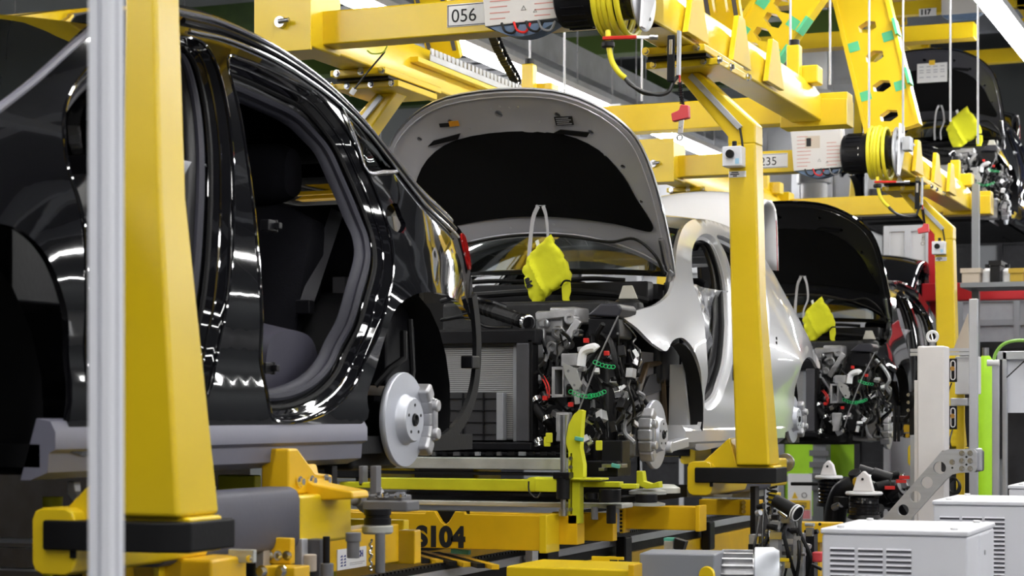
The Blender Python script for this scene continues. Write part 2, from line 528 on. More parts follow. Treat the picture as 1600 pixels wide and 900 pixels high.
        m = MB().prism([P((-2.84, 10.80, H - .255)), P((-2.84, 11.10, H - .255)), P((-2.84, 11.10, H - .20)), P((-2.84, 10.98, H - .19)), P((-2.84, 10.86, H - .11)), P((-2.84, 10.80, H - .11))], (-.1 * sgn, 0, 0))
        B('sill_support', m, GOLD, .008, parent=hd)
        for yy in (10.86, 10.94, 11.04):
            bolt(hd, P((-2.835, yy, H - .215)), (sgn, 0, 0), .012)
        m = MB(); p = P((-2.88, 11.14, H - .29)); m.cyl(p, p + Vector((.0, .25, 0)), .016); m.cyl(p + Vector((0, .2, 0)), p + Vector((0, .3, 0)), .024)
        m.cyl(p + Vector((0, .30, 0)), p + Vector((0, .325, 0)), .055, n=22); m.cyl(p + Vector((0, .325, 0)), p + Vector((0, .345, 0)), .022)
        B('guide_roller', m, STEEL, .003)
        B('cap_slot', MB().bb(P((-2.785, 0, 0)).x, P((-2.77, 0, 0)).x, 9.542, 9.55, H - .365, H - .285), BLK, 0)
    # switch box and sticker on the near post
    sb = B('switch_box', MB().bb(-2.715, -2.615, 9.52, 9.60, H + 1.225, H + 1.325), CAB, .006)
    B('button', MB().cyl((-2.672, 9.52, H + 1.285), (-2.672, 9.498, H + 1.285), .021, n=20), BLKP, .004, parent=sb)
    B('cable_gland', MB().cyl((-2.66, 9.55, H + 1.325), (-2.66, 9.55, H + 1.352), .012), BLKP, .002, parent=sb)
    B('blue_film', MB().bb(-2.648, -2.628, 9.518, 9.5195, H + 1.235, H + 1.262), mat('pale blue film', (.35, .6, .8), .4), 0, parent=sb)
    st = B('sticker', MB().bb(-2.70, -2.613, 9.596, 9.599, H + 1.178, H + 1.208), PAPER, 0)
    for k, (a, b, c) in enumerate(((.010, .046, .0215), (.004, .05, .0125), (.018, .038, .004))):
        B('print_line', MB().bb(-2.698 + a, -2.698 + b, 9.5945, 9.5962, H + 1.178 + c, H + 1.178 + c + .005), INKK, 0, parent=st)
    # trolley rail beam above
    B('trolley_beam', MB().bb(CX - 1.15, CX + 1.15, 9.2, 9.4, zb + 1.36, zb + 1.5))
    B('trolley_beam', MB().bb(CX - 1.15, CX + 1.15, 11.8, 12.0, zb + 1.5, zb + 1.64))


def slot_arm(pts, w, t, slots, holes=6):
    """flat channel with a row of holes, from pts[0] to pts[1], its broad face towards -Y"""
    p0, p1 = pts; d = (p1 - p0); L = d.length; u = d.normalized(); s = Vector((1, 0, 0)); n = u.cross(s).normalized()
    if n.y > 0: n = -n
    out = [(0, -w / 2), (L, -w / 2), (L, w / 2), (0, w / 2)]
    hs = []
    if slots:
        for k in range(5):
            for q in (-.035, .035):
                a = .15 + k * (L - .25) / 5
                hs.append([(a, q - .01), (a + .09, q - .01), (a + .09, q + .01), (a, q + .01)])
    else:
        for k in range(holes):
            a = .14 + k * (L - .2) / holes
            hs.append([(a + .036 * math.cos(2 * PI * i / 6), .055 * math.sin(2 * PI * i / 6)) for i in range(6)])
    m = MB()
    panel(m, out, hs, lambda a, b: p0 + u * a + s * b, step=.2, rim=lambda a, b: -n * .045)
    o = m.build('hanger_arm', YEL, t)
    if slots:
        for q in (-1, 1):
            MB().beam(p0 + s * (q * w * .38) + n * .004 + u * .05, p1 + s * (q * w * .38) + n * .004, .022, .006, n).build('rubber_strip', DGR, o)
    return o


t1 = thing('overhead_carrier', 'yellow overhead carrier over the silver car with plate 056 at its front', 'carrier', (CX, 9.65, 0), 'yellow overhead car carriers')
carrier_parts(t1)
T0 = None
t0 = copy_tree(t1, None, (CX - .12, 9.65 + CARR_Y[0], 0)); tag(t0, 'yellow overhead carrier whose thick post stands nearest, before the black car', 'carrier')
t2 = copy_tree(t1, None, (CX, 9.65 + CARR_Y[2], 0)); tag(t2, 'yellow overhead carrier with plate 235 over the black car with open bonnet', 'carrier')
for t, n, dy in ((t1, '056', 0), (t2, '235', CARR_Y[2])):
    y = 8.64 + dy
    x = -3.785 if n == '056' else -3.83
    pl = MB().bb(x - .03, x + .205, y - .005, y, H + 1.835, H + 1.943).build('number_plate', PAPER, t, bev=.002)
    m = MB()
    for a in ((x - .026, x + .201, H + 1.839, H + 1.842), (x - .026, x + .201, H + 1.936, H + 1.939), (x - .026, x - .023, H + 1.839, H + 1.939)): m.bb(a[0], a[1], y - .0065, y - .005, a[2], a[3])
    m.build('plate_border', INKK, pl)
    text('plate_number', n, .088, (x - .008, y - .0062, H + 1.857), (1, 0, 0), (0, 0, 1), INKK, pl)
# the nearest carrier's posts are slimmer at the top
for ch in list(t0.children):
    if ch.name.split('.')[0] == 'post':
        ch.data = ch.data.copy()
        xs = [v.co.x for v in ch.data.vertices]; xm = sum(xs) / len(xs)
        sg = 1 if xm > 0 else -1
        for v in ch.data.vertices:
            f = max(0, min(1, (v.co.z - (H - .26)) / 1.6)); w = 1 - .45 * f
            v.co.x = xm + sg * .03 - sg * .015 * f + (v.co.x - xm - sg * .03) * w
            v.co.y = .02 + (v.co.y - .02) * (1 - .2 * f)
    elif ch.name.split('.')[0] in ('switch_box', 'sticker', 'cable'):
        for g in list(ch.children): bpy.data.objects.remove(g)
        bpy.data.objects.remove(ch)
for sgn in (1, -1):
    P = (lambda p: Vector(p)) if sgn == 1 else far
    slot_arm([P(p) for p in ((-2.93, 10.35, H + 2.02), (-2.93, 9.62, H + 3.15))], .20, t1, slots=True)
# ------------------------------------------------------------------ car helpers
def smooth01(t): t = max(0., min(1., t)); return t * t * (3 - 2 * t)


def onto(S, px, py):
    """photo pixel -> (y, z) on the body side surface x = S(y, z)"""
    x = -3.0
    for _ in range(24):
        p = W(px, py, X=x); x = .6 * x + .4 * S(p.y, p.z)
    return (p.y, p.z)


def outline(S, pts, n=5, closed=True, dy=0.):
    return [(p[0] + dy, p[1]) for p in cr([onto(S, *q) for q in pts], n, closed)]


def shrink(loop, d):
    """move a closed 2-D loop inwards by d"""
    n = len(loop); A = sum(loop[i][0] * loop[(i + 1) % n][1] - loop[(i + 1) % n][0] * loop[i][1] for i in range(n)); sg = 1 if A > 0 else -1
    out = []
    for i in range(n):
        a, b = Vector(loop[i - 2]), Vector(loop[(i + 2) % n]); t = (b - a)
        t = t.normalized() if t.length > 1e-9 else Vector((1, 0))
        out.append((loop[i][0] - t.y * d * sg, loop[i][1] + t.x * d * sg))
    return out


def ring(mb, a, b):
    n = len(a); mb.add(list(a) + list(b), [(k, (k + 1) % n, n + (k + 1) % n, n + k) for k in range(n)]); return mb


def mirx(p): return Vector((2 * CX - p[0], p[1], p[2]))


def brake_disc(parent, c, r, name='brake_disc', caliper_front=False, detail=True, side=1):
    """disc facing +X at c with its hat, bore, holes and caliper"""
    c = Vector(c); ax = (side, 0, 0)
    m = MB(); m.lathe(c, ax, [(r * .45, -.024), (r * .985, -.024), (r, -.020), (r, -.004), (r * .985, 0), (r * .54, 0), (r * .50, .006), (r * .47, .03), (r * .44, .036), (r * .14, .036), (r * .14, .0)], n=56)
    d = m.build(name, DISC, parent)
    m = MB(); m.lathe(c, ax, [(r * .135, .03), (r * .135, .040), (r * .11, .044), (r * .07, .036), (.001, .036)], n=24); m.build('hub_bore', BLKP, d)
    for k in range(5):
        a = 2 * PI * k / 5 + .3; p = c + Vector((.0355 * side, math.cos(a) * r * .31, math.sin(a) * r * .31))
        MB().cyl(p, p + Vector((.002 * side, 0, 0)), r * .035, n=10).build('bolt_hole', BLK, d)
    sg = -1 if caliper_front else 1
    m = MB()
    for k in range(5):
        a = math.radians(-34 + k * 17); p = c + Vector((0, sg * math.cos(a) * r * 1.0, math.sin(a) * r * 1.0))
        m.box(p, (.075, r * .34, r * .34), rx=sg * a)
    cal = m.build('caliper', CAST, parent, bev=.012)
    m = MB(); q = Vector((.045 * side, sg * r * .98, 0))
    for z in (-r * .3, r * .3): m.cyl(c + q + Vector((-.02, 0, z)), c + q + Vector((.012, 0, z)), r * .13, n=16)
    m.box(c + q + Vector((-.012 * side, 0, 0)), (.03, r * .16, r * .9)); m.build('caliper_bridge', CAST, cal, bev=.006)
    m = MB(); m.cyl(c + Vector((-.03 * side, 0, 0)), c + Vector((-.035 * side, 0, 0)), r * .92, n=40); m.cyl(c + Vector((-.03 * side, 0, 0)), c + Vector((-.12 * side, 0, 0)), r * .4); m.build('dust_shield', BLK, parent)
    return d
# ------------------------------------------------------------------ the black car in front
def S1(y, z):
    q = z - H
    x = -3.0 - .05 * ((min(q, .62) - .15) / .45) ** 2
    if q > .62: x -= .28 * (q - .62) + .20 * (q - .62) ** 2
    if y > 6.5: x -= .085 * ((min(y, 7.5) - 6.5) / .8) ** 2
    if y < 4.0: x -= .16 * ((4.0 - y) / .9) ** 2
    x += .040 * math.exp(-((q - .36) / .17) ** 2) * (math.exp(-((y - 6.55) / .45) ** 2) + math.exp(-((y - 3.75) / .5) ** 2))
    x -= .022 * math.exp(-((q - .16) / .10) ** 2)
    return x


suv = thing('car', 'black suv body without doors, hanging nearest on the line at the left', 'car', (CX, 5.2, H - .17))
SO = [(-330, 230), (-180, 195), (0, 168), (50, 125), (100, 80), (150, 36), (200, 14), (268, 6), (330, 22), (400, 53), (450, 83), (500, 120), (550, 168), (600, 228), (650, 288), (700, 338), (724, 366), (733, 410), (739, 450), (741, 492),
      (735, 500), (727, 484), (708, 466), (682, 457), (652, 459), (626, 474), (611, 498), (600, 532), (588, 574), (574, 618), (565, 662), (440, 674), (340, 684), (220, 697), (112, 707), (113, 600), (108, 520), (97, 455), (72, 398), (36, 362), (-10, 348), (-60, 352), (-120, 390), (-165, 450), (-200, 560), (-330, 560)]
suv_out = outline(S1, SO, 4)
suv_front = outline(S1, [(128, 340), (108, 270), (99, 215), (101, 165), (122, 122), (160, 82), (205, 62), (262, 56), (312, 62), (336, 95), (354, 160), (364, 240), (366, 330), (362, 420), (352, 500), (338, 570), (322, 630), (290, 668), (230, 678), (170, 682), (140, 660), (132, 560), (134, 450)], 5)
suv_rear = outline(S1, [(355, 92), (385, 92), (440, 116), (490, 142), (520, 172), (548, 212), (572, 262), (596, 320), (612, 372), (616, 420), (604, 480), (584, 540), (560, 592), (530, 632), (490, 655), (448, 662), (424, 652), (413, 600), (408, 500), (402, 400), (392, 300), (374, 180)], 5)
suv_quarter = outline(S1, [(534, 166), (552, 182), (582, 214), (606, 248), (618, 264), (596, 266), (572, 266), (560, 232), (546, 196)], 4)
suv_ports = [outline(S1, q, 3) for q in ([(606, 322), (620, 318), (628, 338), (634, 352), (626, 364), (612, 356), (604, 338)],)]


def suv_side(P, near):
    m = MB(); s3 = lambda y, z: P((S1(y, z), y, z))
    inn = -1
    panel(m, suv_out, [suv_front, suv_rear, suv_quarter] + (suv_ports if near else []), s3, .045, rim=lambda y, z: (P((inn * .02, 0, 0)) - P((0, 0, 0))) if True else None)
    sh = m.build('body_side', PAINTK, suv, angle=60)
    for nm, L in (('front_door_frame', suv_front), ('rear_door_frame', suv_rear)):
        a = [s3(*p) for p in L]
        off = lambda loop, d, dx: [P((S1(*p) - dx, q[0], q[1])) for p, q in zip(loop, shrink(loop, d))]
        m = MB(); loops = [a, off(L, .004, .006), off(L, .016, .010), off(L, .020, .035), off(L, .040, .040), off(L, .044, .075), off(L, .075, .080)]
        for p, q in zip(loops, loops[1:]): ring(m, p, q)
        fr = m.build(nm, PAINTK, sh, angle=85)
        for d_, x_, r_ in ((.004, .000, .006), (.024, .034, .006), (.046, .066, .007)):  # thin beads added along the frame steps to catch lamp highlights
            MB().tube(off(L, d_, x_), r_, 8, True).build('highlight_bead', PAINTK, sh)
        l2 = off(L, .078, .080)
        m = MB(); ring(m, l2, off(L, .105, .09)); ring(m, off(L, .105, .09), off(L, .110, .115)); m.build('frame_trim', TRIMG if nm[0] == 'r' else BLKP, sh, angle=60)
        m = MB().tube(off(L, .082, .076), .014, 8, True); m.build('door_seal', TRIMG, sh)
        m = MB().tube(off(L, .052, .055), .008, 6, True); m.build('door_seal', BLK, sh)
    # roof rail strip and quarter glass
    top = cr([onto(S1, *q) for q in [(268, 9), (330, 25), (400, 56), (450, 86), (500, 123), (550, 171), (600, 231), (650, 291), (700, 340)]], 6)
    for dz, r_, mm in ((-.012, .009, mat('satin rail', (.5, .5, .54), .25, metal=.9)), (-.045, .010, BLKG), (-.075, .006, CHROME)):
        MB().tube([P((S1(y, z + dz) + .008, y - dz * .4, z + dz)) for y, z in top], r_, 8).build('roof_rail', mm, sh)
    m = MB(); panel(m, suv_quarter, [], lambda y, z: P((S1(y, z) - .02, y, z)), .1); m.build('quarter_glass', mat('clear glass', (.9, .95, .95), .02, trans=1., ior=1.45), sh, solid=.004)
    q = shrink(suv_quarter, -.012); ring_m = MB(); ring(ring_m, [P((S1(*p) + .008, *p)) for p in suv_quarter], [P((S1(*p) + .008, *p)) for p in q]); ring_m.build('window_trim', mat('satin rail'), sh, solid=.004)
    # rocker cladding
    pr = [(-.03, -.025), (.012, -.032), (.028, -.06), (.028, -.105), (.008, -.115), (.004, -.165), (-.05, -.185), (-.08, -.185)]
    ys = [4.30 + k * (6.12 - 4.30) / 10 for k in range(11)]
    m = MB()
    rows = [[P((-3.03 + dx, y, H + dz + .012)) for dx, dz in pr] for y in ys]
    for a, b in zip(rows, rows[1:]): m.add(a + b, [(k, k + 1, len(pr) + k + 1, len(pr) + k) for k in range(len(pr) - 1)])
    m.add(rows[-1], [tuple(range(len(pr)))]); m.add(rows[0], [tuple(range(len(pr)))])
    m.build('rocker_cladding', GREYP, suv, angle=30)
    return sh


sh = suv_side(lambda p: Vector(p), True)
suv_side(mirx, False)
# striker, check strap and hinges in the door frames
for px, py in ((432, 352), (428, 575)):
    y, z = onto(S1, px, py); p = Vector((S1(y, z) - .03, y, z))
    m = MB().box(p, (.03, .05, .035)); m.box(p + Vector((.02, .02, 0)), (.03, .02, .02)); m.cyl(p + Vector((.01, .03, -.02)), p + Vector((.01, .03, .02)), .008)
    m.build('door_hinge', BLKP, sh, bev=.003)
for px, py in ((360, 487), (364, 512)):
    y, z = onto(S1, px, py); p = Vector((S1(y, z) - .02, y, z)); MB().box(p, (.03, .03, .045)).build('door_striker', STEEL, sh, bev=.004)
for k, (px, py) in enumerate(((640, 400), (636, 440), (632, 470))):
    pass
# roof, windscreen, bonnet, tail opening
rt = cr([onto(S1, *q) for q in [(150, 36), (200, 14), (268, 6), (330, 22), (400, 53), (450, 83), (500, 120), (550, 168), (600, 228), (650, 288), (700, 338)]], 4)
m = MB()


def roof_fn(i, j):
    k = min(int(i * (len(rt) - 1)), len(rt) - 2); f = i * (len(rt) - 1) - k
    y = rt[k][0] * (1 - f) + rt[k + 1][0] * f; z = rt[k][1] * (1 - f) + rt[k + 1][1] * f
    x0 = S1(y, z); x = x0 + (2 * CX - 2 * x0) * j
    return (x, y + (-.10 * (1 - (2 * j - 1) ** 2) if i < .02 else 0), z + .012 * (1 - (2 * j - 1) ** 4))


m.grid(roof_fn, 24, 12); m.build('roof', PAINTK, suv, angle=60)
ap = cr([onto(S1, *q) for q in [(-10, 175), (50, 128), (100, 83), (150, 39)]], 4)


def shield_fn(i, j):
    k = min(int(i * (len(ap) - 1)), len(ap) - 2); f = i * (len(ap) - 1) - k
    y = ap[k][0] * (1 - f) + ap[k + 1][0] * f; z = ap[k][1] * (1 - f) + ap[k + 1][1] * f
    x0 = S1(y, z) - .005; b = 1 - (2 * j - 1) ** 2
    return (x0 + (2 * CX - 2 * x0) * j, y - .16 * b, z + (.05 if i < 2 else 0) * b)


MB().grid(shield_fn, 12, 16).build('windscreen', GLASS, suv, angle=60)
MB().tube([Vector((S1(y, z) + .006, y - .004, z)) for y, z in ap], .012, 8).build('screen_seal', GREYP, suv)
hl = cr([onto(S1, *q) for q in [(-330, 226), (-180, 192), (0, 172)]], 5)
m = MB(); m.grid(lambda i, j: (lambda y, z, x0: (x0 + (2 * CX - 2 * x0) * j, y, z + .06 * (1 - (2 * j - 1) ** 2)))(*(lambda k: (k[0], k[1], S1(*k)))(hl[int(i * (len(hl) - 1) + .001)])), len(hl) - 1, 12)
m.build('bonnet', PAINTK, suv, angle=60)
# floor pan, rear bulkhead, wheel housings
MB().bb(-4.75, -3.05, 4.30, 7.15, H - .14, H - .08).build('floor_pan', BLK, suv)
m = MB(); m.bb(-4.6, -3.24, 6.62, 6.66, H - .05, H + .78); m.build('rear_bulkhead', FABR, suv)
m = MB(); m.bb(-4.6, -3.22, 7.02, 7.06, H + .02, H + .52); m.bb(-4.6, -3.2, 6.98, 7.08, H + .48, H + .56); m.build('tail_panel', BLKP, suv)
for P in (lambda p: Vector(p), mirx):
    # rear wheel housing
    c = Vector((0, 6.56, H + .0)); m = MB(); pts = []
    for k in range(15):
        a = math.radians(-20 + k * 220 / 14); pts.append((c.y + .40 * math.cos(a), c.z + .03 + .42 * math.sin(a)))
    for a, b in zip(pts, pts[1:]): m.add([P((-3.06, *a)), P((-3.06, *b)), P((-3.42, *b)), P((-3.42, *a))], [(0, 1, 2, 3)])
    m.build('wheel_housing', BLK, suv, angle=60)
    m = MB(); m.bb(P((-3.33, 0, 0)).x, P((-3.28, 0, 0)).x, 6.50, 7.0, H - .1, H + .5); m.build('inner_arch_wall', mat('dim underseal grey', (.05, .05, .058), .6), suv)
    m = MB(); m.bb(P((-3.16, 0, 0)).x, P((-3.5, 0, 0)).x, 6.60, 6.86, H + .1, H + .42); m.build('spring_box', BLKP, suv, bev=.01)
    m = MB(); m.bb(P((-3.13, 0, 0)).x, P((-3.5, 0, 0)).x, 6.28, 6.84, H + .065, H + .10); m.build('arch_ledge', mat('rust protection brown', (.06, .035, .012), .5, var=.4), suv)
    m = MB()
    m.tube([P(p) for p in ((-3.1, 6.62, H + .3), (-3.08, 6.58, H + .2), (-3.1, 6.50, H + .16), (-3.14, 6.46, H + .1))], .014)
    m.tube([P(p) for p in ((-3.12, 6.72, H + .35), (-3.1, 6.70, H + .16), (-3.08, 6.62, H + .05), (-3.06, 6.54, H + .01))], .012); m.build('brake_hose', BLK, suv)
    m = MB(); m.cyl(P((-3.4, 6.5, H - .13)), P((-3.08, 6.5, H - .02)), .05); m.bb(P((-3.3, 0, 0)).x, P((-3.1, 0, 0)).x, 6.2, 6.6, H - .2, H - .1); m.build('axle_link', BLK, suv, bev=.02)
    # front wheel housing
    m = MB(); pts = []
    for k in range(15):
        a = math.radians(-20 + k * 220 / 14); pts.append((3.86 + .50 * math.cos(a), H + .47 * math.sin(a)))
    for a, b in zip(pts, pts[1:]): m.add([P((-3.08, *a)), P((-3.08, *b)), P((-3.5, *b)), P((-3.5, *a))], [(0, 1, 2, 3)])
    m.bb(P((-3.5, 0, 0)).x, P((-3.46, 0, 0)).x, 3.3, 4.4, H - .2, H + .45)
    m.build('wheel_housing', BLK, suv, angle=60)
    m = MB(); m.tube([P((-3.3, 4.0, H + .4)), P((-3.3, 4.0, H - .1))], .05); m.tube([P((-3.3, 3.9, H - .12)), P((-3.2, 4.2, H - .16))], .035); m.tube([P((-3.25, 4.1, H + .2)), P((-3.2, 4.12, H - .25))], .014); m.build('suspension_strut', BLKP, suv)
for side, cx in ((1, -3.02), (-1, 2 * CX + 3.02)):
    c = W(634, 656, X=-3.02); brake_disc(suv, (cx, c.y, c.z), .171, side=side)
# arch trim strip hanging behind the rear wheel
pts = [W(px, py, X=-3.06) for px, py in ((738, 462), (742, 490), (745, 530), (744, 575), (738, 615), (726, 648), (708, 674), (688, 690), (672, 692))]
m = MB(); L = cr(pts, 5)
for a, b in zip(L, L[1:]): m.beam(a, b + (b - a) * .15, .05, .018, (1, 0, .01))
m.build('arch_trim', BLK, suv, smooth=True)
p = W(735, 566, X=-3.06); MB().box(p, (.05, .08, .05)).build('trim_clip', BLKP, suv, bev=.005)
# tail lamp
tl = [onto(S1, *q) for q in ((721, 364), (727, 371), (732, 392), (735, 418), (732, 420), (727, 400), (722, 380))]
m = MB(); panel(m, cr(tl, 3, True), [], lambda y, z: (S1(y, z) + .004, y, z), .1, rim=lambda y, z: (-.08, .03, 0)); m.build('tail_lamp', TAIL, suv)
# number of little clips on the body: filler recess and belt line
# ------------------------------------------------ seats
def seat_shape(name, prof, x0, x1, m_, parent, bev=.03, rng=8):
    """side profile (y,z) swept across x with rounded edges"""
    m = MB(); L = cr(prof, 4, True); cy = sum(p[0] for p in L) / len(L); cz = sum(p[1] for p in L) / len(L); rows = []
    for k in range(rng + 1):
        t = k / rng; x = x0 + (x1 - x0) * t; e = min(t, 1 - t) * abs(x1 - x0); s = 1 - max(0, (bev - e) / bev) ** 2 * .22
        rows.append([Vector((x, cy + (p[0] - cy) * s, cz + (p[1] - cz) * s)) for p in L])
    for a, b in zip(rows, rows[1:]): ring(m, a, b)
    n = len(L); m.add(rows[0], [tuple(range(n))]); m.add(rows[-1], [tuple(range(n))])
    return m.build(name, m_, parent, angle=55)


def seat_set(car, yb, zb, x0, x1, film=False, y_dir=1):
    pass


bk = seat_shape('rear_backrest', [(6.18, H + .10), (6.22, H + .40), (6.32, H + .72), (6.42, H + .76), (6.46, H + .70), (6.40, H + .3), (6.40, H + .1)], -3.33, -4.5, FABR, suv, .08)
seat_shape('headrest', [(6.28, H + .80), (6.30, H + .95), (6.38, H + .98), (6.44, H + .93), (6.44, H + .80), (6.36, H + .76)], -3.42, -3.70, FABR, suv, .08)
seat_shape('headrest', [(6.28, H + .80), (6.30, H + .95), (6.38, H + .98), (6.44, H + .93), (6.44, H + .80), (6.36, H + .76)], -4.15, -4.43, FABR, suv, .08)
seat_shape('rear_seat_cushion', [(5.74, H + .0), (5.72, H + .20), (5.80, H + .295), (6.0, H + .315), (6.16, H + .26), (6.20, H + .06), (6.0, H - .04)], -3.20, -4.5, LEATH, suv, .09)
m = MB()
for (a, b) in ((W(527, 330, X=-3.36), W(474, 488, X=-3.30)),): m.beam(a, b, .05, .004, (.6, -.8, 0))
m.build('seat_belt', BELT, suv)
MB().box(W(476, 480, X=-3.29), (.06, .04, .05)).build('belt_tongue', BLKP, suv, bev=.006)
# front seat in its clear film
seat_shape('front_seat', [(5.10, H + .12), (5.16, H + .45), (5.26, H + .78), (5.36, H + .80), (5.38, H + .70), (5.30, H + .3), (5.28, H + .05)], -3.32, -3.82, FABR, suv, .08)
seat_shape('front_seat', [(5.10, H + .12), (5.16, H + .45), (5.26, H + .78), (5.36, H + .80), (5.38, H + .70), (5.30, H + .3), (5.28, H + .05)], -4.0, -4.5, FABR, suv, .08)
random.seed(5)
m = MB(); m.grid(lambda i, j: (-3.165 + .03 * math.sin(9 * i + 4 * j) + .02 * random.random(), 4.98 + .38 * j + .05 * math.sin(7 * i), H + .05 + .72 * i), 14, 6)
m.build('seat_film', PLAST, suv, solid=.003)
m = MB(); m.tube([(-3.3, 4.75, H + .52), (-3.32, 4.9, H + .6), (-4.5, 4.9, H + .6), (-4.52, 4.75, H + .5)], .1, 10); m.bb(-4.6, -3.25, 4.45, 4.95, H + .3, H + .58); m.build('dashboard', BLKP, suv, bev=.03)
# front-end module behind the missing bumper
m = MB(); m.bb(-4.55, -3.28, 2.98, 3.06, H - .05, H + .42); fm = m.build('front_module', BLKP, suv, bev=.02)
m = MB(); m.bb(-4.40, -3.43, 2.95, 2.985, H - .02, H + .34); m.build('radiator', RADI, fm)
m = MB(); m.bb(-4.7, -3.13, 2.96, 3.10, H + .42, H + .50); m.build('lock_carrier', BLKP, suv, bev=.015)
# ------------------------------------------------------------------ the hatchbacks with open bonnets (silver, then black)
def S2(y, z):
    q = z - H
    x = -3.0 - .05 * ((min(q, .48) - .12) / .40) ** 2
    if q > .48: x -= .30 * (q - .48) + .22 * (q - .48) ** 2
    if y > 12.0: x -= .045 * ((min(y, 13.4) - 12.0) / .8) ** 2
    if y < 9.6: x -= .10 * ((9.6 - y) / .8) ** 2
    x += .035 * math.exp(-((q - .33) / .13) ** 2) * (math.exp(-((y - 12.25) / .4) ** 2) + math.exp(-((y - 9.45) / .45) ** 2))
    x -= .02 * math.exp(-((q - .12) / .08) ** 2)
    return x


HO = [(972, 492), (1000, 484), (1030, 474), (1049, 455), (1054, 425), (1058, 385), (1066, 358), (1078, 345), (1094, 342), (1120, 347), (1150, 360), (1180, 385), (1205, 420), (1228, 462), (1252, 505), (1266, 532), (1276, 556), (1281, 576), (1273, 565), (1264, 558), (1255, 566), (1247, 590), (1241, 622), (1238, 650), (1236, 672), (1180, 684), (1140, 694), (1092, 704), (1088, 690), (1096, 660), (1099, 620), (1094, 575), (1083, 545), (1070, 530), (1060, 528), (1050, 534), (1042, 548), (1032, 545), (1016, 533), (995, 512)]
hat_out = outline(S2, HO, 4)
hat_front = outline(S2, [(1083, 440), (1081, 400), (1086, 378), (1098, 366), (1112, 368), (1124, 384), (1136, 416), (1144, 455), (1147, 500), (1146, 548), (1140, 586), (1130, 618), (1118, 636), (1105, 641), (1101, 630), (1104, 600), (1105, 560), (1100, 505), (1092, 468)], 5)
hat_rear = outline(S2, [(1120, 368), (1142, 374), (1166, 392), (1186, 420), (1198, 456), (1203, 500), (1198, 545), (1186, 585), (1170, 622), (1160, 632), (1154, 622), (1154, 570), (1152, 500), (1146, 440), (1134, 396)], 5)


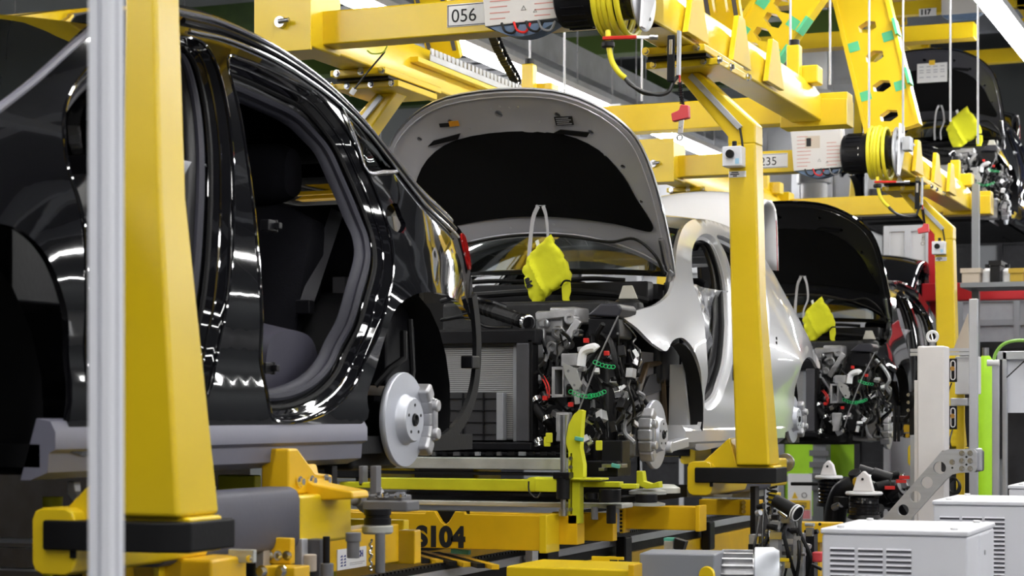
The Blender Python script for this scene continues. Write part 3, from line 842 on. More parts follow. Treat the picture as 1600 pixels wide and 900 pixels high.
def hatch(dy, dz, label, mt, seedn):
    """everything of one hatchback; dy, dz shift it along the line"""
    D = Vector((0, dy, dz))
    car = thing('car', label, 'car', (CX, 11.0 + dy, H - .18 + dz))
    paint, hood_m, wrap = mt
    bd = lambda m, nm, mm, par=car, **k: ([v.__iadd__(D) for v in m.v], m.build(nm, mm, par, **k))[1]
    sides = []
    for P in (lambda p: Vector(p), mirx):
        near = P((0, 0, 0)).x == 0
        m = MB(); s3 = lambda y, z: P((S2(y, z), y, z))
        panel(m, hat_out, [hat_front, hat_rear], s3, .05, rim=lambda y, z: P((-.02, 0, 0)) - P((0, 0, 0)))
        sd = bd(m, 'body_side', paint, angle=60); sides.append(sd)
        for nm, L in (('front_door_frame', hat_front), ('rear_door_frame', hat_rear)):
            off = lambda d, dx: [P((S2(*p) - dx, q[0], q[1])) for p, q in zip(L, shrink(L, d))]
            m = MB(); lp = [off(0, 0), off(.006, .006), off(.016, .03), off(.036, .034), off(.040, .07)]
            for p, q in zip(lp, lp[1:]): ring(m, p, q)
            bd(m, nm, paint, sd, angle=30)
            m = MB(); ring(m, off(.040, .07), off(.085, .09)); ring(m, off(.085, .09), off(.088, .11)); bd(m, 'frame_trim', BLKP, sd, angle=60)
            bd(MB().tube(off(.046, .066), .016, 8, True), 'door_seal', BLK, sd)
        # wheel arch liner and inner wall
        m = MB(); pts = []
        for k in range(13):
            a = math.radians(-15 + k * 120 / 12); pts.append((9.74 + .42 * math.cos(a), H + .0 + .36 * math.sin(a)))
        for a, b in zip(pts, pts[1:]): m.add([P((-3.0, *a)), P((-3.0, *b)), P((-3.075, *b)), P((-3.075, *a))], [(0, 1, 2, 3)])
        bd(m, 'wheel_arch_liner', BLK, angle=60)
        m = MB(); m.add([P((-3.22, 9.5, H - .22)), P((-3.22, 10.2, H - .22)), P((-3.22, 10.2, H + .32)), P((-3.22, 9.5, H + .32))], [(0, 1, 2, 3)])
        iw = bd(m, 'inner_wing', mat('wheelhouse grey', (.26, .255, .27), .45, var=.2, scale=5))
        m = MB(); panel(m, [(9.68, H + .08), (9.84, H + .20), (10.02, H + .22), (10.04, H + .12)], [], lambda y, z: P((-3.205, y, z)), .2, rim=lambda y, z: P((.01, 0, 0)) - P((0, 0, 0)))
        bd(m, 'wing_pressing', mat('dim underseal grey'), iw, bev=.01)
        m = MB(); m.tube([P(p) for p in ((-3.2, 9.56, H + .02), (-3.2, 9.8, H + .25), (-3.2, 10.06, H + .27), (-3.2, 10.12, H - .1))], .018); bd(m, 'pressing_rib', mat('rust protection brown'), iw)
        m = MB(); m.prism([P(p) for p in ((-3.06, 10.14, H - .17), (-3.19, 10.14, H - .17), (-3.17, 10.11, H + .26), (-3.10, 10.11, H + .26))], (0, .03, 0)); bd(m, 'hinge_pillar', paint)
        # sill
        m = MB(); m.prism([P((x, 9.86, H + z)) for x, z in ((-3.03, -.06), (-3.005, -.09), (-3.01, -.15), (-3.06, -.19), (-3.14, -.19), (-3.14, -.06))], (0, 2.1, 0)); bd(m, 'sill', paint, angle=25)
        m = MB(); m.beam(P((-3.03, 9.62, H - .17)), P((-3.03, 9.9, H - .15)), .06, .05, (0, 0, 1)); m.cyl(P((-3.06, 9.58, H - .17)), P((-2.99, 9.58, H - .17)), .03); bd(m, 'sill_bracket', paint, bev=.006)
        # rear wheel housing
        m = MB(); pts = []
        for k in range(13):
            a = math.radians(-20 + k * 220 / 12); pts.append((12.26 + .33 * math.cos(a), H + .02 + .34 * math.sin(a)))
        for a, b in zip(pts, pts[1:]): m.add([P((-3.08, *a)), P((-3.08, *b)), P((-3.42, *b)), P((-3.42, *a))], [(0, 1, 2, 3)])
        m.bb(P((-3.42, 0, 0)).x, P((-3.40, 0, 0)).x, 11.9, 12.65, H - .2, H + .4); bd(m, 'wheel_housing', BLK, angle=60)
    sd = sides[0]
    # door striker, tape and little holes in the near side
    y, z = onto(S2, 1145, 582); m = MB().box((S2(y, z) + .004, y, z), (.006, .012, .09)); bd(m, 'black_tape', BLK, sd)
    for py in (529, 536):
        y, z = onto(S2, 1213, py); bd(MB().cyl((S2(y, z) - .004, y, z), (S2(y, z) + .004, y, z), .010, n=12), 'body_plug', BLK, sd)
    # roof between the side rails
    top = cr([onto(S2, *q) for q in [(1066, 358), (1078, 345), (1094, 342), (1120, 347), (1150, 360), (1180, 385), (1205, 420)]], 4)
    m = MB()
    def rf(i, j):
        k = min(int(i * (len(top) - 1)), len(top) - 2); f = i * (len(top) - 1) - k
        y = top[k][0] * (1 - f) + top[k + 1][0] * f; z = top[k][1] * (1 - f) + top[k + 1][1] * f
        x0 = S2(y, z); b = 1 - (2 * j - 1) ** 2
        return (x0 + (2 * CX - 2 * x0) * j, y - (.14 * b if i < .05 else 0), z + .05 * b)
    m.grid(rf, 20, 10); bd(m, 'roof', paint, angle=60)
    # windscreen opening surround, glass, scuttle
    ap = cr([onto(S2, *q) for q in [(1052, 432), (1055, 410), (1059, 382), (1067, 357)]], 4)
    def wsf(i, j):
        k = min(int(i * (len(ap) - 1)), len(ap) - 2); f = i * (len(ap) - 1) - k
        y = ap[k][0] * (1 - f) + ap[k + 1][0] * f; z = ap[k][1] * (1 - f) + ap[k + 1][1] * f
        x0 = S2(y, z) - .03; b = 1 - (2 * j - 1) ** 2
        return (x0 + (2 * CX - 2 * x0) * j, y - .17 * b, z + .02 * b)
    m = MB()
    for i0, i1, j0, j1 in ((0, .12, 0, 1), (.9, 1, 0, 1), (0, 1, 0, .07), (0, 1, .93, 1)):
        m.grid(lambda i, j: wsf(i0 + (i1 - i0) * i, j0 + (j1 - j0) * j), 8, 10)
    bd(m, 'screen_frame', BLKP, angle=60)
    m = MB().grid(wsf, 8, 12); bd(m, 'windscreen', mat('tinted clear glass', (.80, .86, .84), .02, trans=1.), angle=60, solid=.004)
    m = MB(); m.prism([(x, 9.98 - .16 * (1 - ((x - CX) / .85) ** 2), H + .60) for x in [CX - .72 + 1.44 * k / 12 for k in range(13)]] + [(CX + .72, 10.2, H + .60), (CX - .72, 10.2, H + .60)], (0, 0, .08)); bd(m, 'scuttle', BLKP)
    m = MB()
    for k in range(2): m.tube(cr([(CX - .55 + k * .62, 9.86, H + .69), (CX - .2 + k * .55, 9.83, H + .71), (CX + .1 + k * .45, 9.90, H + .70)], 4), .012)
    bd(m, 'wiper_arm', BLK)
    # interior
    bd(MB().bb(CX - .72, CX + .72, 9.98, 10.35, H + .15, H + .60), 'dashboard', BLKP, bev=.04)
    bd(MB().bb(CX - .8, CX + .8, 9.9, 12.7, H - .19, H - .13), 'floor_pan', BLK)
    bd(MB().bb(CX - .60, CX + .60, 9.86, 9.90, H - .15, H + .60), 'bulkhead', BLK)
    for sx in (.38, -.38):
        seat_shape2(car, 'front_seat', [(11.30, H - .02), (11.37, H + .3), (11.47, H + .62), (11.55, H + .64), (11.57, H + .55), (11.50, H + .2), (11.45, H - .05)], CX + sx + .24, CX + sx - .24, FABR, D)
        seat_shape2(car, 'headrest', [(11.47, H + .66), (11.49, H + .79), (11.57, H + .82), (11.62, H + .78), (11.61, H + .66), (11.55, H + .63)], CX + sx + .13, CX + sx - .13, FABR, D)
        random.seed(seedn)
        m = MB(); m.grid(lambda i, j: ((-3.17 if sx > 0 else 2 * CX + 3.17) + .03 * math.sin(9 * i + 4 * j) + .03 * random.random(), 10.42 + .72 * j + .05 * math.sin(7 * i), H - .17 + .88 * i), 16, 10)
        bd(m, 'seat_film', PLAST, solid=.003)
    seat_shape2(car, 'rear_backrest', [(12.0, H + .02), (12.05, H + .3), (12.14, H + .55), (12.22, H + .56), (12.26, H + .5), (12.2, H + .1)], CX + .62, CX - .62, FABR, D)
    # raised tailgate
    m = MB()
    def tgf(i, j):
        q = cr([(12.35, 1.02), (12.65, 1.24), (12.95, 1.40), (13.15, 1.42), (13.26, 1.32), (13.30, .98)], 5)
        k = min(int(i * (len(q) - 1)), len(q) - 2); f = i * (len(q) - 1) - k; w = .50
        b = 1 - (2 * j - 1) ** 2
        return (CX + w - 2 * w * j, q[k].x * (1 - f) + q[k + 1].x * f + .10 * b * i, H + q[k].y * (1 - f) + q[k + 1].y * f + .12 * b * smooth01(i * 2) * (1 - .6 * i))
    m.grid(tgf, 24, 12); tg = bd(m, 'tailgate', wrap, solid=.03, angle=60)
    m = MB(); m.tube([tgf(.8 + k * .2 / 6, 0.0) for k in range(7)], .004); bd(m, 'tailgate_seal', REDB, tg)
    # ---------------- bonnet, hinged at the windscreen
    ev = Vector((0, -.53, .848)); en = Vector((0, -.848, -.53))     # en: the side that shows its lining
    base = Vector((CX, 10.0, H + .72))
    def bp(u, v, k=0.): b = .05 * (1 - (u / .8) ** 2) + .03 * (1 - (v - .5) ** 2 * 4); return base + Vector((u, 0, 0)) + ev * v + en * (k - b)
    half = [(0, 1.09), (.30, 1.065), (.5, .985), (.65, .86), (.725, .72), (.765, .5), (.785, .25), (.79, 0.0), (.755, .01), (.62, .095), (.45, .16), (.25, .205), (0, .22)]
    full = half + [(-u, v) for u, v in half[-2:0:-1]]
    hl_ = cr([(a, b) for a, b in full], 3, True)
    bo = [(p[0], p[1]) for p in hl_]
    padh = [(0, .84), (.3, .81), (.48, .715), (.585, .57), (.635, .44), (.695, .31), (.70, .265), (.66, .262), (.5, .305), (.25, .345), (0, .36)]
    pad = [(p[0], p[1]) for p in cr(padh + [(-u, v) for u, v in padh[-2:0:-1]], 3, True)]
    m = MB(); panel(m, bo, [], lambda u, v: bp(u, v, -.03), .07, rim=lambda u, v: en * .02); hood = bd(m, 'bonnet', paint, angle=50)
    m = MB(); hol = [(.30, .93, .017), (-.02, .955, .022), (.46, .82, .016), (-.30, .93, .014), (.60, .62, .013), (-.5, .84, .014), (.665, .42, .010)]
    hc = [[(u + r * math.cos(2 * PI * k / 10), v + r * math.sin(2 * PI * k / 10)) for k in range(10)] for u, v, r in hol]
    slot = [[(s * .36 + a, .835 - .16 * (abs(s * .36 + a) - .3) + b) for a, b in ((-.10, -.012), (.08, -.012), (.10, .016), (-.06, .012))] for s in (1, -1)]
    panel(m, shrink(bo, .012), [pad] + hc, lambda u, v: bp(u, v, -.002 + .012 * smooth01((v - .84) / .2) - .010 * smooth01((.27 - v) / .03) * (1 if abs(u) < .72 else 0)), .05, rim=lambda u, v: en * -.026)
    inner = bd(m, 'bonnet_frame', hood_m, hood, angle=40)
    m = MB(); panel(m, shrink(pad, -.006), [], lambda u, v: bp(u, v, .008 + .012 * math.sin(u * 3.3 + 1) * math.sin(v * 5)), .08, rim=lambda u, v: en * -.02); bd(m, 'insulation_pad', PADK, hood, angle=60)
    for s in (1, -1):
        m = MB(); panel(m, slot[0] if s == 1 else slot[1], [], lambda u, v: bp(u, v, .0135), .2, rim=lambda u, v: en * -.01); bd(m, 'latch_slot', BLK, inner)
    m = MB().tube([bp(*p, .012) for p in shrink(bo, .035)], .004, 6, True); bd(m, 'bonnet_bead', hood_m, inner)
    if mt[0] is PAINTS:
        for u0, v0, w_, h_, mm in ((-.36, .905, .055, .022, INKK), (-.305, .905, .055, .030, INKO), (.285, .875, .10, .05, INKK)):
            m = MB(); m.prism([bp(u0 + a * w_, v0 + b * h_, .012) for a, b in ((0, 0), (1, 0), (1, 1), (0, 1))], en * .003); lb = bd(m, 'bonnet_label', mm, inner)
            if w_ > .08:
                for r_ in range(4):
                    m = MB(); m.prism([bp(u0 + a, v0 + b, .0152) for a, b in ((.008, .006 + r_ * .011), (.09 - .012 * (r_ % 2), .006 + r_ * .011), (.09 - .012 * (r_ % 2), .010 + r_ * .011), (.008, .010 + r_ * .011))], en * .0008); bd(m, 'print_line', HOODG, lb)
        for u0, v0 in ((.05, .99), (.0, 1.0), (.1, .99), (-.05, .99), (.2, .9), (-.2, .88), (.52, .7), (.35, .27), (.15, .3), (-.1, .29), (.5, .2), (.6, .22), (.66, .2)):
            bd(MB().cyl(bp(u0, v0, .012), bp(u0, v0, .016), .006, n=8), 'bonnet_stud', ALU, inner)
    # washer hose along the lower edge, hinges and props
    m = MB().tube(cr([bp(-.5, .2, .02), bp(-.1, .25, .025), bp(.2, .235, .02), bp(.45, .20, .02), bp(.6, .22, .025), bp(.7, .13, .02), bp(.74, .02, .02)], 6), .008); bd(m, 'washer_hose', WIREB, hood)
    for s in (1, -1):
        m = MB()
        m.tube([base + Vector((s * .74, .02, -.10)), base + Vector((s * .765, .0, .02)), bp(s * .755, .10, .015), bp(s * .75, .22, .015)], .018); m.box(base + Vector((s * .735, .03, -.1)), (.03, .04, .06)); bd(m, 'bonnet_hinge', STEEL, bev=.004)
    # white strap loop hooked in the bonnet
    q = bp(.10, .37, .03)
    m = MB()
    for dx, tw in ((-.04, .6), (.035, -.3)):
        L = cr([q + Vector((dx * .3, -.01, .05)), q + Vector((dx, -.02, -.02)), q + Vector((dx * 1.3, -.03, -.14)), q + Vector((dx * .9 - .02, -.04, -.24)), q + Vector((dx * .5 + (.0 if dx > 0 else -.03), -.05, -.34))], 5)
        for i, (a, b) in enumerate(zip(L, L[1:])): m.beam(a, b, .022, .003, (math.sin(tw + i * .25 * tw), -1, .02))
    m.box(q + Vector((0, -.01, .055)), (.06, .008, .022)); bd(m, 'strap', mat('white webbing', (.55, .55, .58), .7), bev=.0)
    engine_bay(car, bd, mt, seedn)
    return car


def seat_shape2(car, name, prof, x0, x1, m_, D, bev=.06):
    prof = [(y + D.y, z + D.z) for y, z in prof]
    return seat_shape(name, prof, x0, x1, m_, car, bev)


def px_box(m, x0, y0, x1, y1, Y, dep):
    a = W(x0, y0, Y=Y); b = W(x1, y1, Y=Y)
    return m.bb(a.x, b.x, Y, Y + dep, a.z, b.z)


def px_tube(m, pts, r, n=8, k=5):
    """pts: (px, py, Y)"""
    return m.tube(cr([W(a, b, Y=c) for a, b, c in pts], k), r, n)


def engine_bay(car, bd, mt, seedn):
    rnd = random.Random(seedn)
    paint = mt[0]
    # --- radiator pack across the front
    a = W(650, 540, Y=8.86); b = W(815, 690, Y=8.86)
    x0, x1, z0, z1 = -4.42, b.x, b.z, a.z
    m = MB(); m.bb(x0, x1, 8.86, 8.92, z0 + .01, z1); rad = bd(m, 'radiator', RADI)
    m = MB()
    for k in range(44):
        z = z0 + .02 + k * (z1 - z0 - .03) / 44; m.bb(x0 + .02, x1 - .03, 8.852, 8.862, z, z + .0045)
    f = bd(m, 'radiator_fins', mat('bright fins', (.62, .62, .63), .4, metal=.5), rad); f['kind'] = 'stuff'
    for xx in (x0 + .01, x1 - .02): bd(MB().bb(xx - .018, xx + .018, 8.84, 8.93, z0, z1 + .01), 'side_tank', GALV, rad, bev=.004)
    c0 = W(672, 614, Y=8.80); c1 = W(778, 688, Y=8.80)
    m = MB(); m.bb(x0 + .05, c1.x, 8.80, 8.835, c1.z, c0.z); lc = bd(m, 'lower_cooler', RADK)
    m = MB()
    for k in range(7):
        x = x0 + .08 + k * (c1.x - x0 - .1) / 6.5; m.bb(x - .003, x + .003, 8.792, 8.80, c1.z, c0.z)
    for k in range(4):
        z = c1.z + (k + .5) * (c0.z - c1.z) / 4; m.bb(x0 + .05, c1.x, 8.794, 8.80, z - .002, z + .002)
    bd(m, 'cooler_grid', BLKP, lc)
    bd(MB().bb(c1.x - .005, c1.x + .03, 8.79, 8.84, c1.z, c0.z), 'cooler_tank', GALV, lc, bev=.004)
    # upper and lower cross members, side shields
    m = MB(); px_box(m, 640, 516, 838, 538, 8.80, .10); bd(m, 'upper_cross_member', GREYP if 0 else BLKP, bev=.012)
    m = MB(); px_box(m, 650, 690, 830, 704, 8.78, .12); bd(m, 'lower_cross_member', BLKP, bev=.008)
    m = MB(); px_box(m, 806, 536, 826, 690, 8.79, .10); bd(m, 'air_shield', mat('shield dark grey', (.07, .07, .08), .5, var=.2), bev=.006)
    m = MB(); px_box(m, 824, 530, 832, 690, 8.80, .08); bd(m, 'air_shield', BLK, bev=.004)
    # intake hose, corrugated
    m = MB(); L = cr([W(745, 478, Y=9.1), W(775, 488, Y=9.05), W(812, 500, Y=8.95), W(822, 504, Y=8.92)], 8)
    m.tube(L, [.033 + .004 * (i % 2) for i in range(len(L))], 14); ih = bd(m, 'intake_hose', BLK, angle=20)
    e = W(824, 504, Y=8.9); m = MB(); m.lathe(e, (1, -.8, -.25), [(.038, -.01), (.038, .01), (.032, .012), (.030, -.008)], 20); bd(m, 'hose_clamp', CHROME, ih)
    m = MB(); px_tube(m, [(690, 470, 9.2), (720, 463, 9.1), (760, 470, 9.05), (790, 480, 9.1)], .013); px_tube(m, [(690, 500, 9.1), (730, 495, 9.0), (760, 510, 8.98), (800, 512, 8.98)], .010); bd(m, 'coolant_pipe', BLKG)
    # engine block with its cast and plastic covers
    m = MB(); px_box(m, 690, 474, 950, 690, 9.25, .3); bd(m, 'engine_block', mat('dark casting', (.02, .02, .022), .5, var=.5, scale=20, bump=.3), bev=.02)
    m = MB(); px_box(m, 836, 486, 880, 520, 9.02, .2); px_box(m, 858, 480, 900, 505, 9.05, .2); px_box(m, 842, 516, 872, 552, 9.08, .15); eg = bd(m, 'alternator_bracket', CAST, bev=.012)
    for px, py, r in ((848, 505, .03), (872, 520, .035), (862, 542, .028), (890, 498, .03), (884, 538, .024), (832, 532, .02), (900, 520, .02)):
        c = W(px, py, Y=8.99); m = MB(); m.lathe(c, (0, -1, 0), [(r, -.06), (r, 0), (r * .8, .006), (r * .5, .006), (r * .45, -.004), (.001, -.004)], 18); bd(m, 'pulley', CAST if px % 4 else STEEL, eg)
    m = MB()
    for px, py, qx, qy in ((838, 495, 900, 488), (846, 560, 846, 500), (870, 556, 905, 500)): m.beam(W(px, py, Y=9.0), W(qx, qy, Y=9.0), .03, .04)
    bd(m, 'engine_mount', CAST, bev=.006)
    # battery / fuse box
    m = MB(); A = [W(*q) if 0 else W(q[0], q[1], Y=q[2]) for q in ((918, 496, 9.0), (966, 496, 9.0), (968, 528, 9.0), (950, 534, 9.0), (918, 528, 9.0))]
    m.prism(A, (0, .2, 0)); fb = bd(m, 'battery_box', BLKP, bev=.012)
    m = MB(); m.prism([W(916, 493, Y=8.97), W(938, 474, Y=8.97), W(966, 474, Y=8.97), W(972, 482, Y=8.97), W(966, 496, Y=8.97)], (0, .24, 0)); bd(m, 'battery_cover', mat('charcoal lid', (.035, .035, .045), .4), fb, bev=.012)
    # strut dome with white cap
    c = W(980, 468, Y=9.5); m = MB(); m.lathe(c, (0, 0, 1), [(.09, -.06), (.08, -.02), (.05, 0), (.001, 0)], 24); st = bd(m, 'strut_dome', BLKP)
    m = MB(); t = W(980, 446, Y=9.45); q0 = W(966, 467, Y=9.45); q1 = W(996, 467, Y=9.45); m.prism([q0, q1, t + Vector((.025, 0, 0)), t + Vector((-.025, 0, 0))], (0, .015, 0)); bd(m, 'dome_bracket', mat('cream plate', (.55, .53, .46), .5), st, bev=.004)
    # scuttle edge and seal strip
    m = MB(); px_tube(m, [(740, 462, 9.6), (860, 455, 9.55), (960, 460, 9.6), (1012, 470, 9.7)], .018); bd(m, 'bay_seal', BLK)
    m = MB(); px_box(m, 740, 446, 1012, 470, 9.72, .1); bd(m, 'bay_tray', BLKP, bev=.01)
    # deformation box and bracket plate
    m = MB(); A = W(863, 574, Y=8.78); B = W(882, 620, Y=8.78); w = .012
    m.bb(A.x, B.x, 8.78, 9.1, A.z - w, A.z); m.bb(A.x, B.x, 8.78, 9.1, B.z, B.z + w); m.bb(A.x, A.x + w, 8.78, 9.1, B.z, A.z); m.bb(B.x - w, B.x, 8.78, 9.1, B.z, A.z); m.bb(A.x, B.x, 9.0, 9.02, B.z, A.z); cb = bd(m, 'crash_box', CAST, bev=.003)
    m = MB(); o = [W(*q, Y=8.76) for q in ((878, 566), (900, 576), (908, 600), (904, 609), (896, 609), (884, 588))]
    panel(m, [(p.x, p.z) for p in o], [[(c.x + .008 * math.cos(k), c.z + .008 * math.sin(k)) for k in range(6)] for c in [W(897, 602, Y=8.76), W(888, 580, Y=8.76)]], lambda x, z: Vector((x, 8.76, z)), .2, rim=lambda x, z: (0, .01, 0)); bd(m, 'bracket_plate', mat('zinc plate', (.48, .48, .47), .4, metal=.5), cb)
    m = MB(); px_box(m, 876, 552, 902, 572, 8.85, .08); bd(m, 'bracket_plate', CAST, bev=.006); m = MB(); px_box(m, 868, 644, 888, 676, 8.82, .06); m.prism([W(*q, Y=8.8) for q in ((872, 646), (890, 646), (882, 690), (868, 690))], (0, .04, 0)); bd(m, 'bracket_plate', CAST, bev=.006)
    m = MB(); px_tube(m, [(908, 572, 8.8), (912, 550, 8.8), (928, 543, 8.78), (932, 546, 8.78)], .022); bd(m, 'white_duct', WHT)
    # dangling looms: many cables
    for i in range(34):
        x = rnd.uniform(836, 1000); y = rnd.uniform(505, 620); L = [(x, y, rnd.uniform(8.85, 9.15))]
        for k in range(4):
            x += rnd.uniform(-22, 22); y += rnd.uniform(8, 36); x = max(832, min(1010, x)); L.append((x, min(y, 705), rnd.uniform(8.82, 9.1)))
        m = MB(); px_tube(m, L, rnd.choice((.005, .007, .010, .013)), 6, 4); bd(m, 'wire_loom', rnd.choice((WIREB, WIREB, BLKG, BLK, WIREB, mat('grey wire', (.2, .2, .21), .4))))
    for i in range(58):
        px, py = rnd.uniform(834, 1000), rnd.uniform(545, 700); m = MB(); c = W(px, py, Y=rnd.uniform(8.83, 9.05)); m.box(c, (rnd.uniform(.015, .05), .04, rnd.uniform(.015, .06)), rnd.uniform(-.5, .5), rnd.uniform(-.6, .6), rnd.uniform(-.6, .6)); bd(m, 'connector', rnd.choice((BLKP, BLKG, BLKP, BLK, CAST, STEEL, CHROME, WHT)), bev=.003)
    for px, py in ((916, 532), (948, 552), (852, 622), (892, 632)):
        c = W(px, py, Y=8.8); bd(MB().box(c, (.024, .02, .022)), 'connector', RED, bev=.003)
    m = MB()
    for L in ([(846, 590, 8.85), (852, 600, 8.8), (856, 616, 8.8)], [(850, 588, 8.85), (858, 604, 8.8), (858, 622, 8.8)]): px_tube(m, L, .004, 6)
    bd(m, 'wire_loom', RED)
    # green chain clips
    for (xa, ya, xb, yb) in ((930, 566, 958, 573), (892, 612, 922, 620), (922, 618, 944, 612)):
        m = MB()
        for k in range(6):
            f = k / 5; c = W(xa + (xb - xa) * f, ya + (yb - ya) * f + 2 * math.sin(3 * f), Y=8.74); L = [c + Vector((.011 * math.cos(a), -.002, .009 * math.sin(a))) for a in [2 * PI * q / 8 for q in range(8)]]
            m.tube(L, .0019, 5, True)
        bd(m, 'clip_chain', CLGRN)
    # lower hoses by the radiator
    m = MB(); px_tube(m, [(836, 600, 8.95), (832, 624, 8.85), (846, 650, 8.82), (860, 664, 8.86), (868, 690, 8.95)], .024, 10); bd(m, 'coolant_hose', BLK)
    m = MB(); px_tube(m, [(826, 618, 8.9), (838, 634, 8.84), (852, 640, 8.86)], .018, 10); bd(m, 'coolant_hose', BLKG)
    for px, py in ((838, 625), (854, 655), (842, 690)):
        c = W(px, py, Y=8.83); m = MB(); m.lathe(c, (.6, -.2, -1), [(.03, -.01), (.03, .01), (.024, .01)], 16); bd(m, 'hose_clamp', CHROME)
    # front suspension: strut, drive shaft and disc on the near side
    m = MB(); px_tube(m, [(978, 500, 9.35), (974, 560, 9.35), (968, 640, 9.35), (964, 700, 9.35)], .014); bd(m, 'bonnet_prop', BLK)
    m = MB(); m.tube([W(966, 494, Y=8.75), W(935, 560, Y=8.75), (W(905, 640, Y=8.75)), W(894, 680, Y=8.75)], .004); bd(m, 'thin_cable', mat('grey wire'))
    m = MB(); m.tube([W(984, 540, Y=9.4), W(984, 600, Y=9.4), W(982, 650, Y=9.4)], [.028, .028, .04], 12); m.tube([W(984, 600, Y=9.4), W(982, 690, Y=9.4)], .02, 12); su = bd(m, 'suspension_strut', BLKP)
    m = MB()
    for k in range(46):
        pass
    m.tube([W(982, 560, Y=9.4) + Vector((.055 * math.cos(k * .7), .055 * math.sin(k * .7), -k * .0045)) for k in range(56)], .008, 6); bd(m, 'coil_spring', BLK, su)
    m = MB(); px_tube(m, [(985, 606, 9.3), (1000, 618, 9.3), (1012, 632, 9.35)], .012); bd(m, 'brake_hose', BLK); m = MB(); px_tube(m, [(975, 612, 9.2), (985, 606, 9.2), (1000, 640, 9.2)], .008); bd(m, 'brake_hose', BLK)
    c = W(1026, 679, X=-3.02); D2 = car_delta(bd)
    for side, cx in ((1, -3.02), (-1, 2 * CX + 3.02)):
        brake_disc(car, Vector((cx, c.y, c.z)) + D2, .172, caliper_front=True, side=side)
    c = W(1240, 655, X=-3.04)
    for side, cx in ((1, -3.04), (-1, 2 * CX + 3.04)):
        brake_disc(car, Vector((cx, c.y, c.z)) + D2, .150, side=side)
    m = MB(); c0 = W(1026, 679, X=-3.02); m.cyl((-3.06, c0.y, c0.z), (-3.5, c0.y - .05, c0.z - .02), .03); m.box((-3.14, c0.y, c0.z), (.08, .16, .22)); m.beam((-3.14, c0.y, c0.z - .1), (-3.6, c0.y + .05, c0.z - .06), .06, .04); bd(m, 'steering_knuckle', CAST, bev=.015)
    m = MB(); m.bb(-4.5, -3.3, 9.3, 9.75, H - .24, H - .14); m.bb(-4.5, -3.3, 8.95, 9.2, H - .22, H - .15); bd(m, 'front_subframe', BLK, bev=.02)


def car_delta(bd):
    return bd.__closure__ and next(c.cell_contents for c in bd.__closure__ if isinstance(c.cell_contents, Vector))


silver = hatch(0, 0, 'silver hatchback with open bonnet and bare engine bay, behind the black suv', (PAINTS, HOODG, PAINTW), 11)
black2 = hatch(CARR_Y[2], 0, 'black hatchback with open bonnet, behind the silver hatchback on the line', (PAINTK, mat('black bonnet frame paint', (.012, .012, .014), .3, coat=.6), PAINTK), 23)
upper = hatch(12.2, 2.29, 'dark hatchback with open bonnet, raised high at the far end of the line', (mat('dark blue car paint', (.006, .007, .014), .08, coat=1.), mat('slate bonnet frame', (.05, .05, .06), .35, coat=.4), PAINTK), 31)
# ------------------------------------------------------------------ gear mounted on the carriers
RH = H + 1.885
RY = 8.44


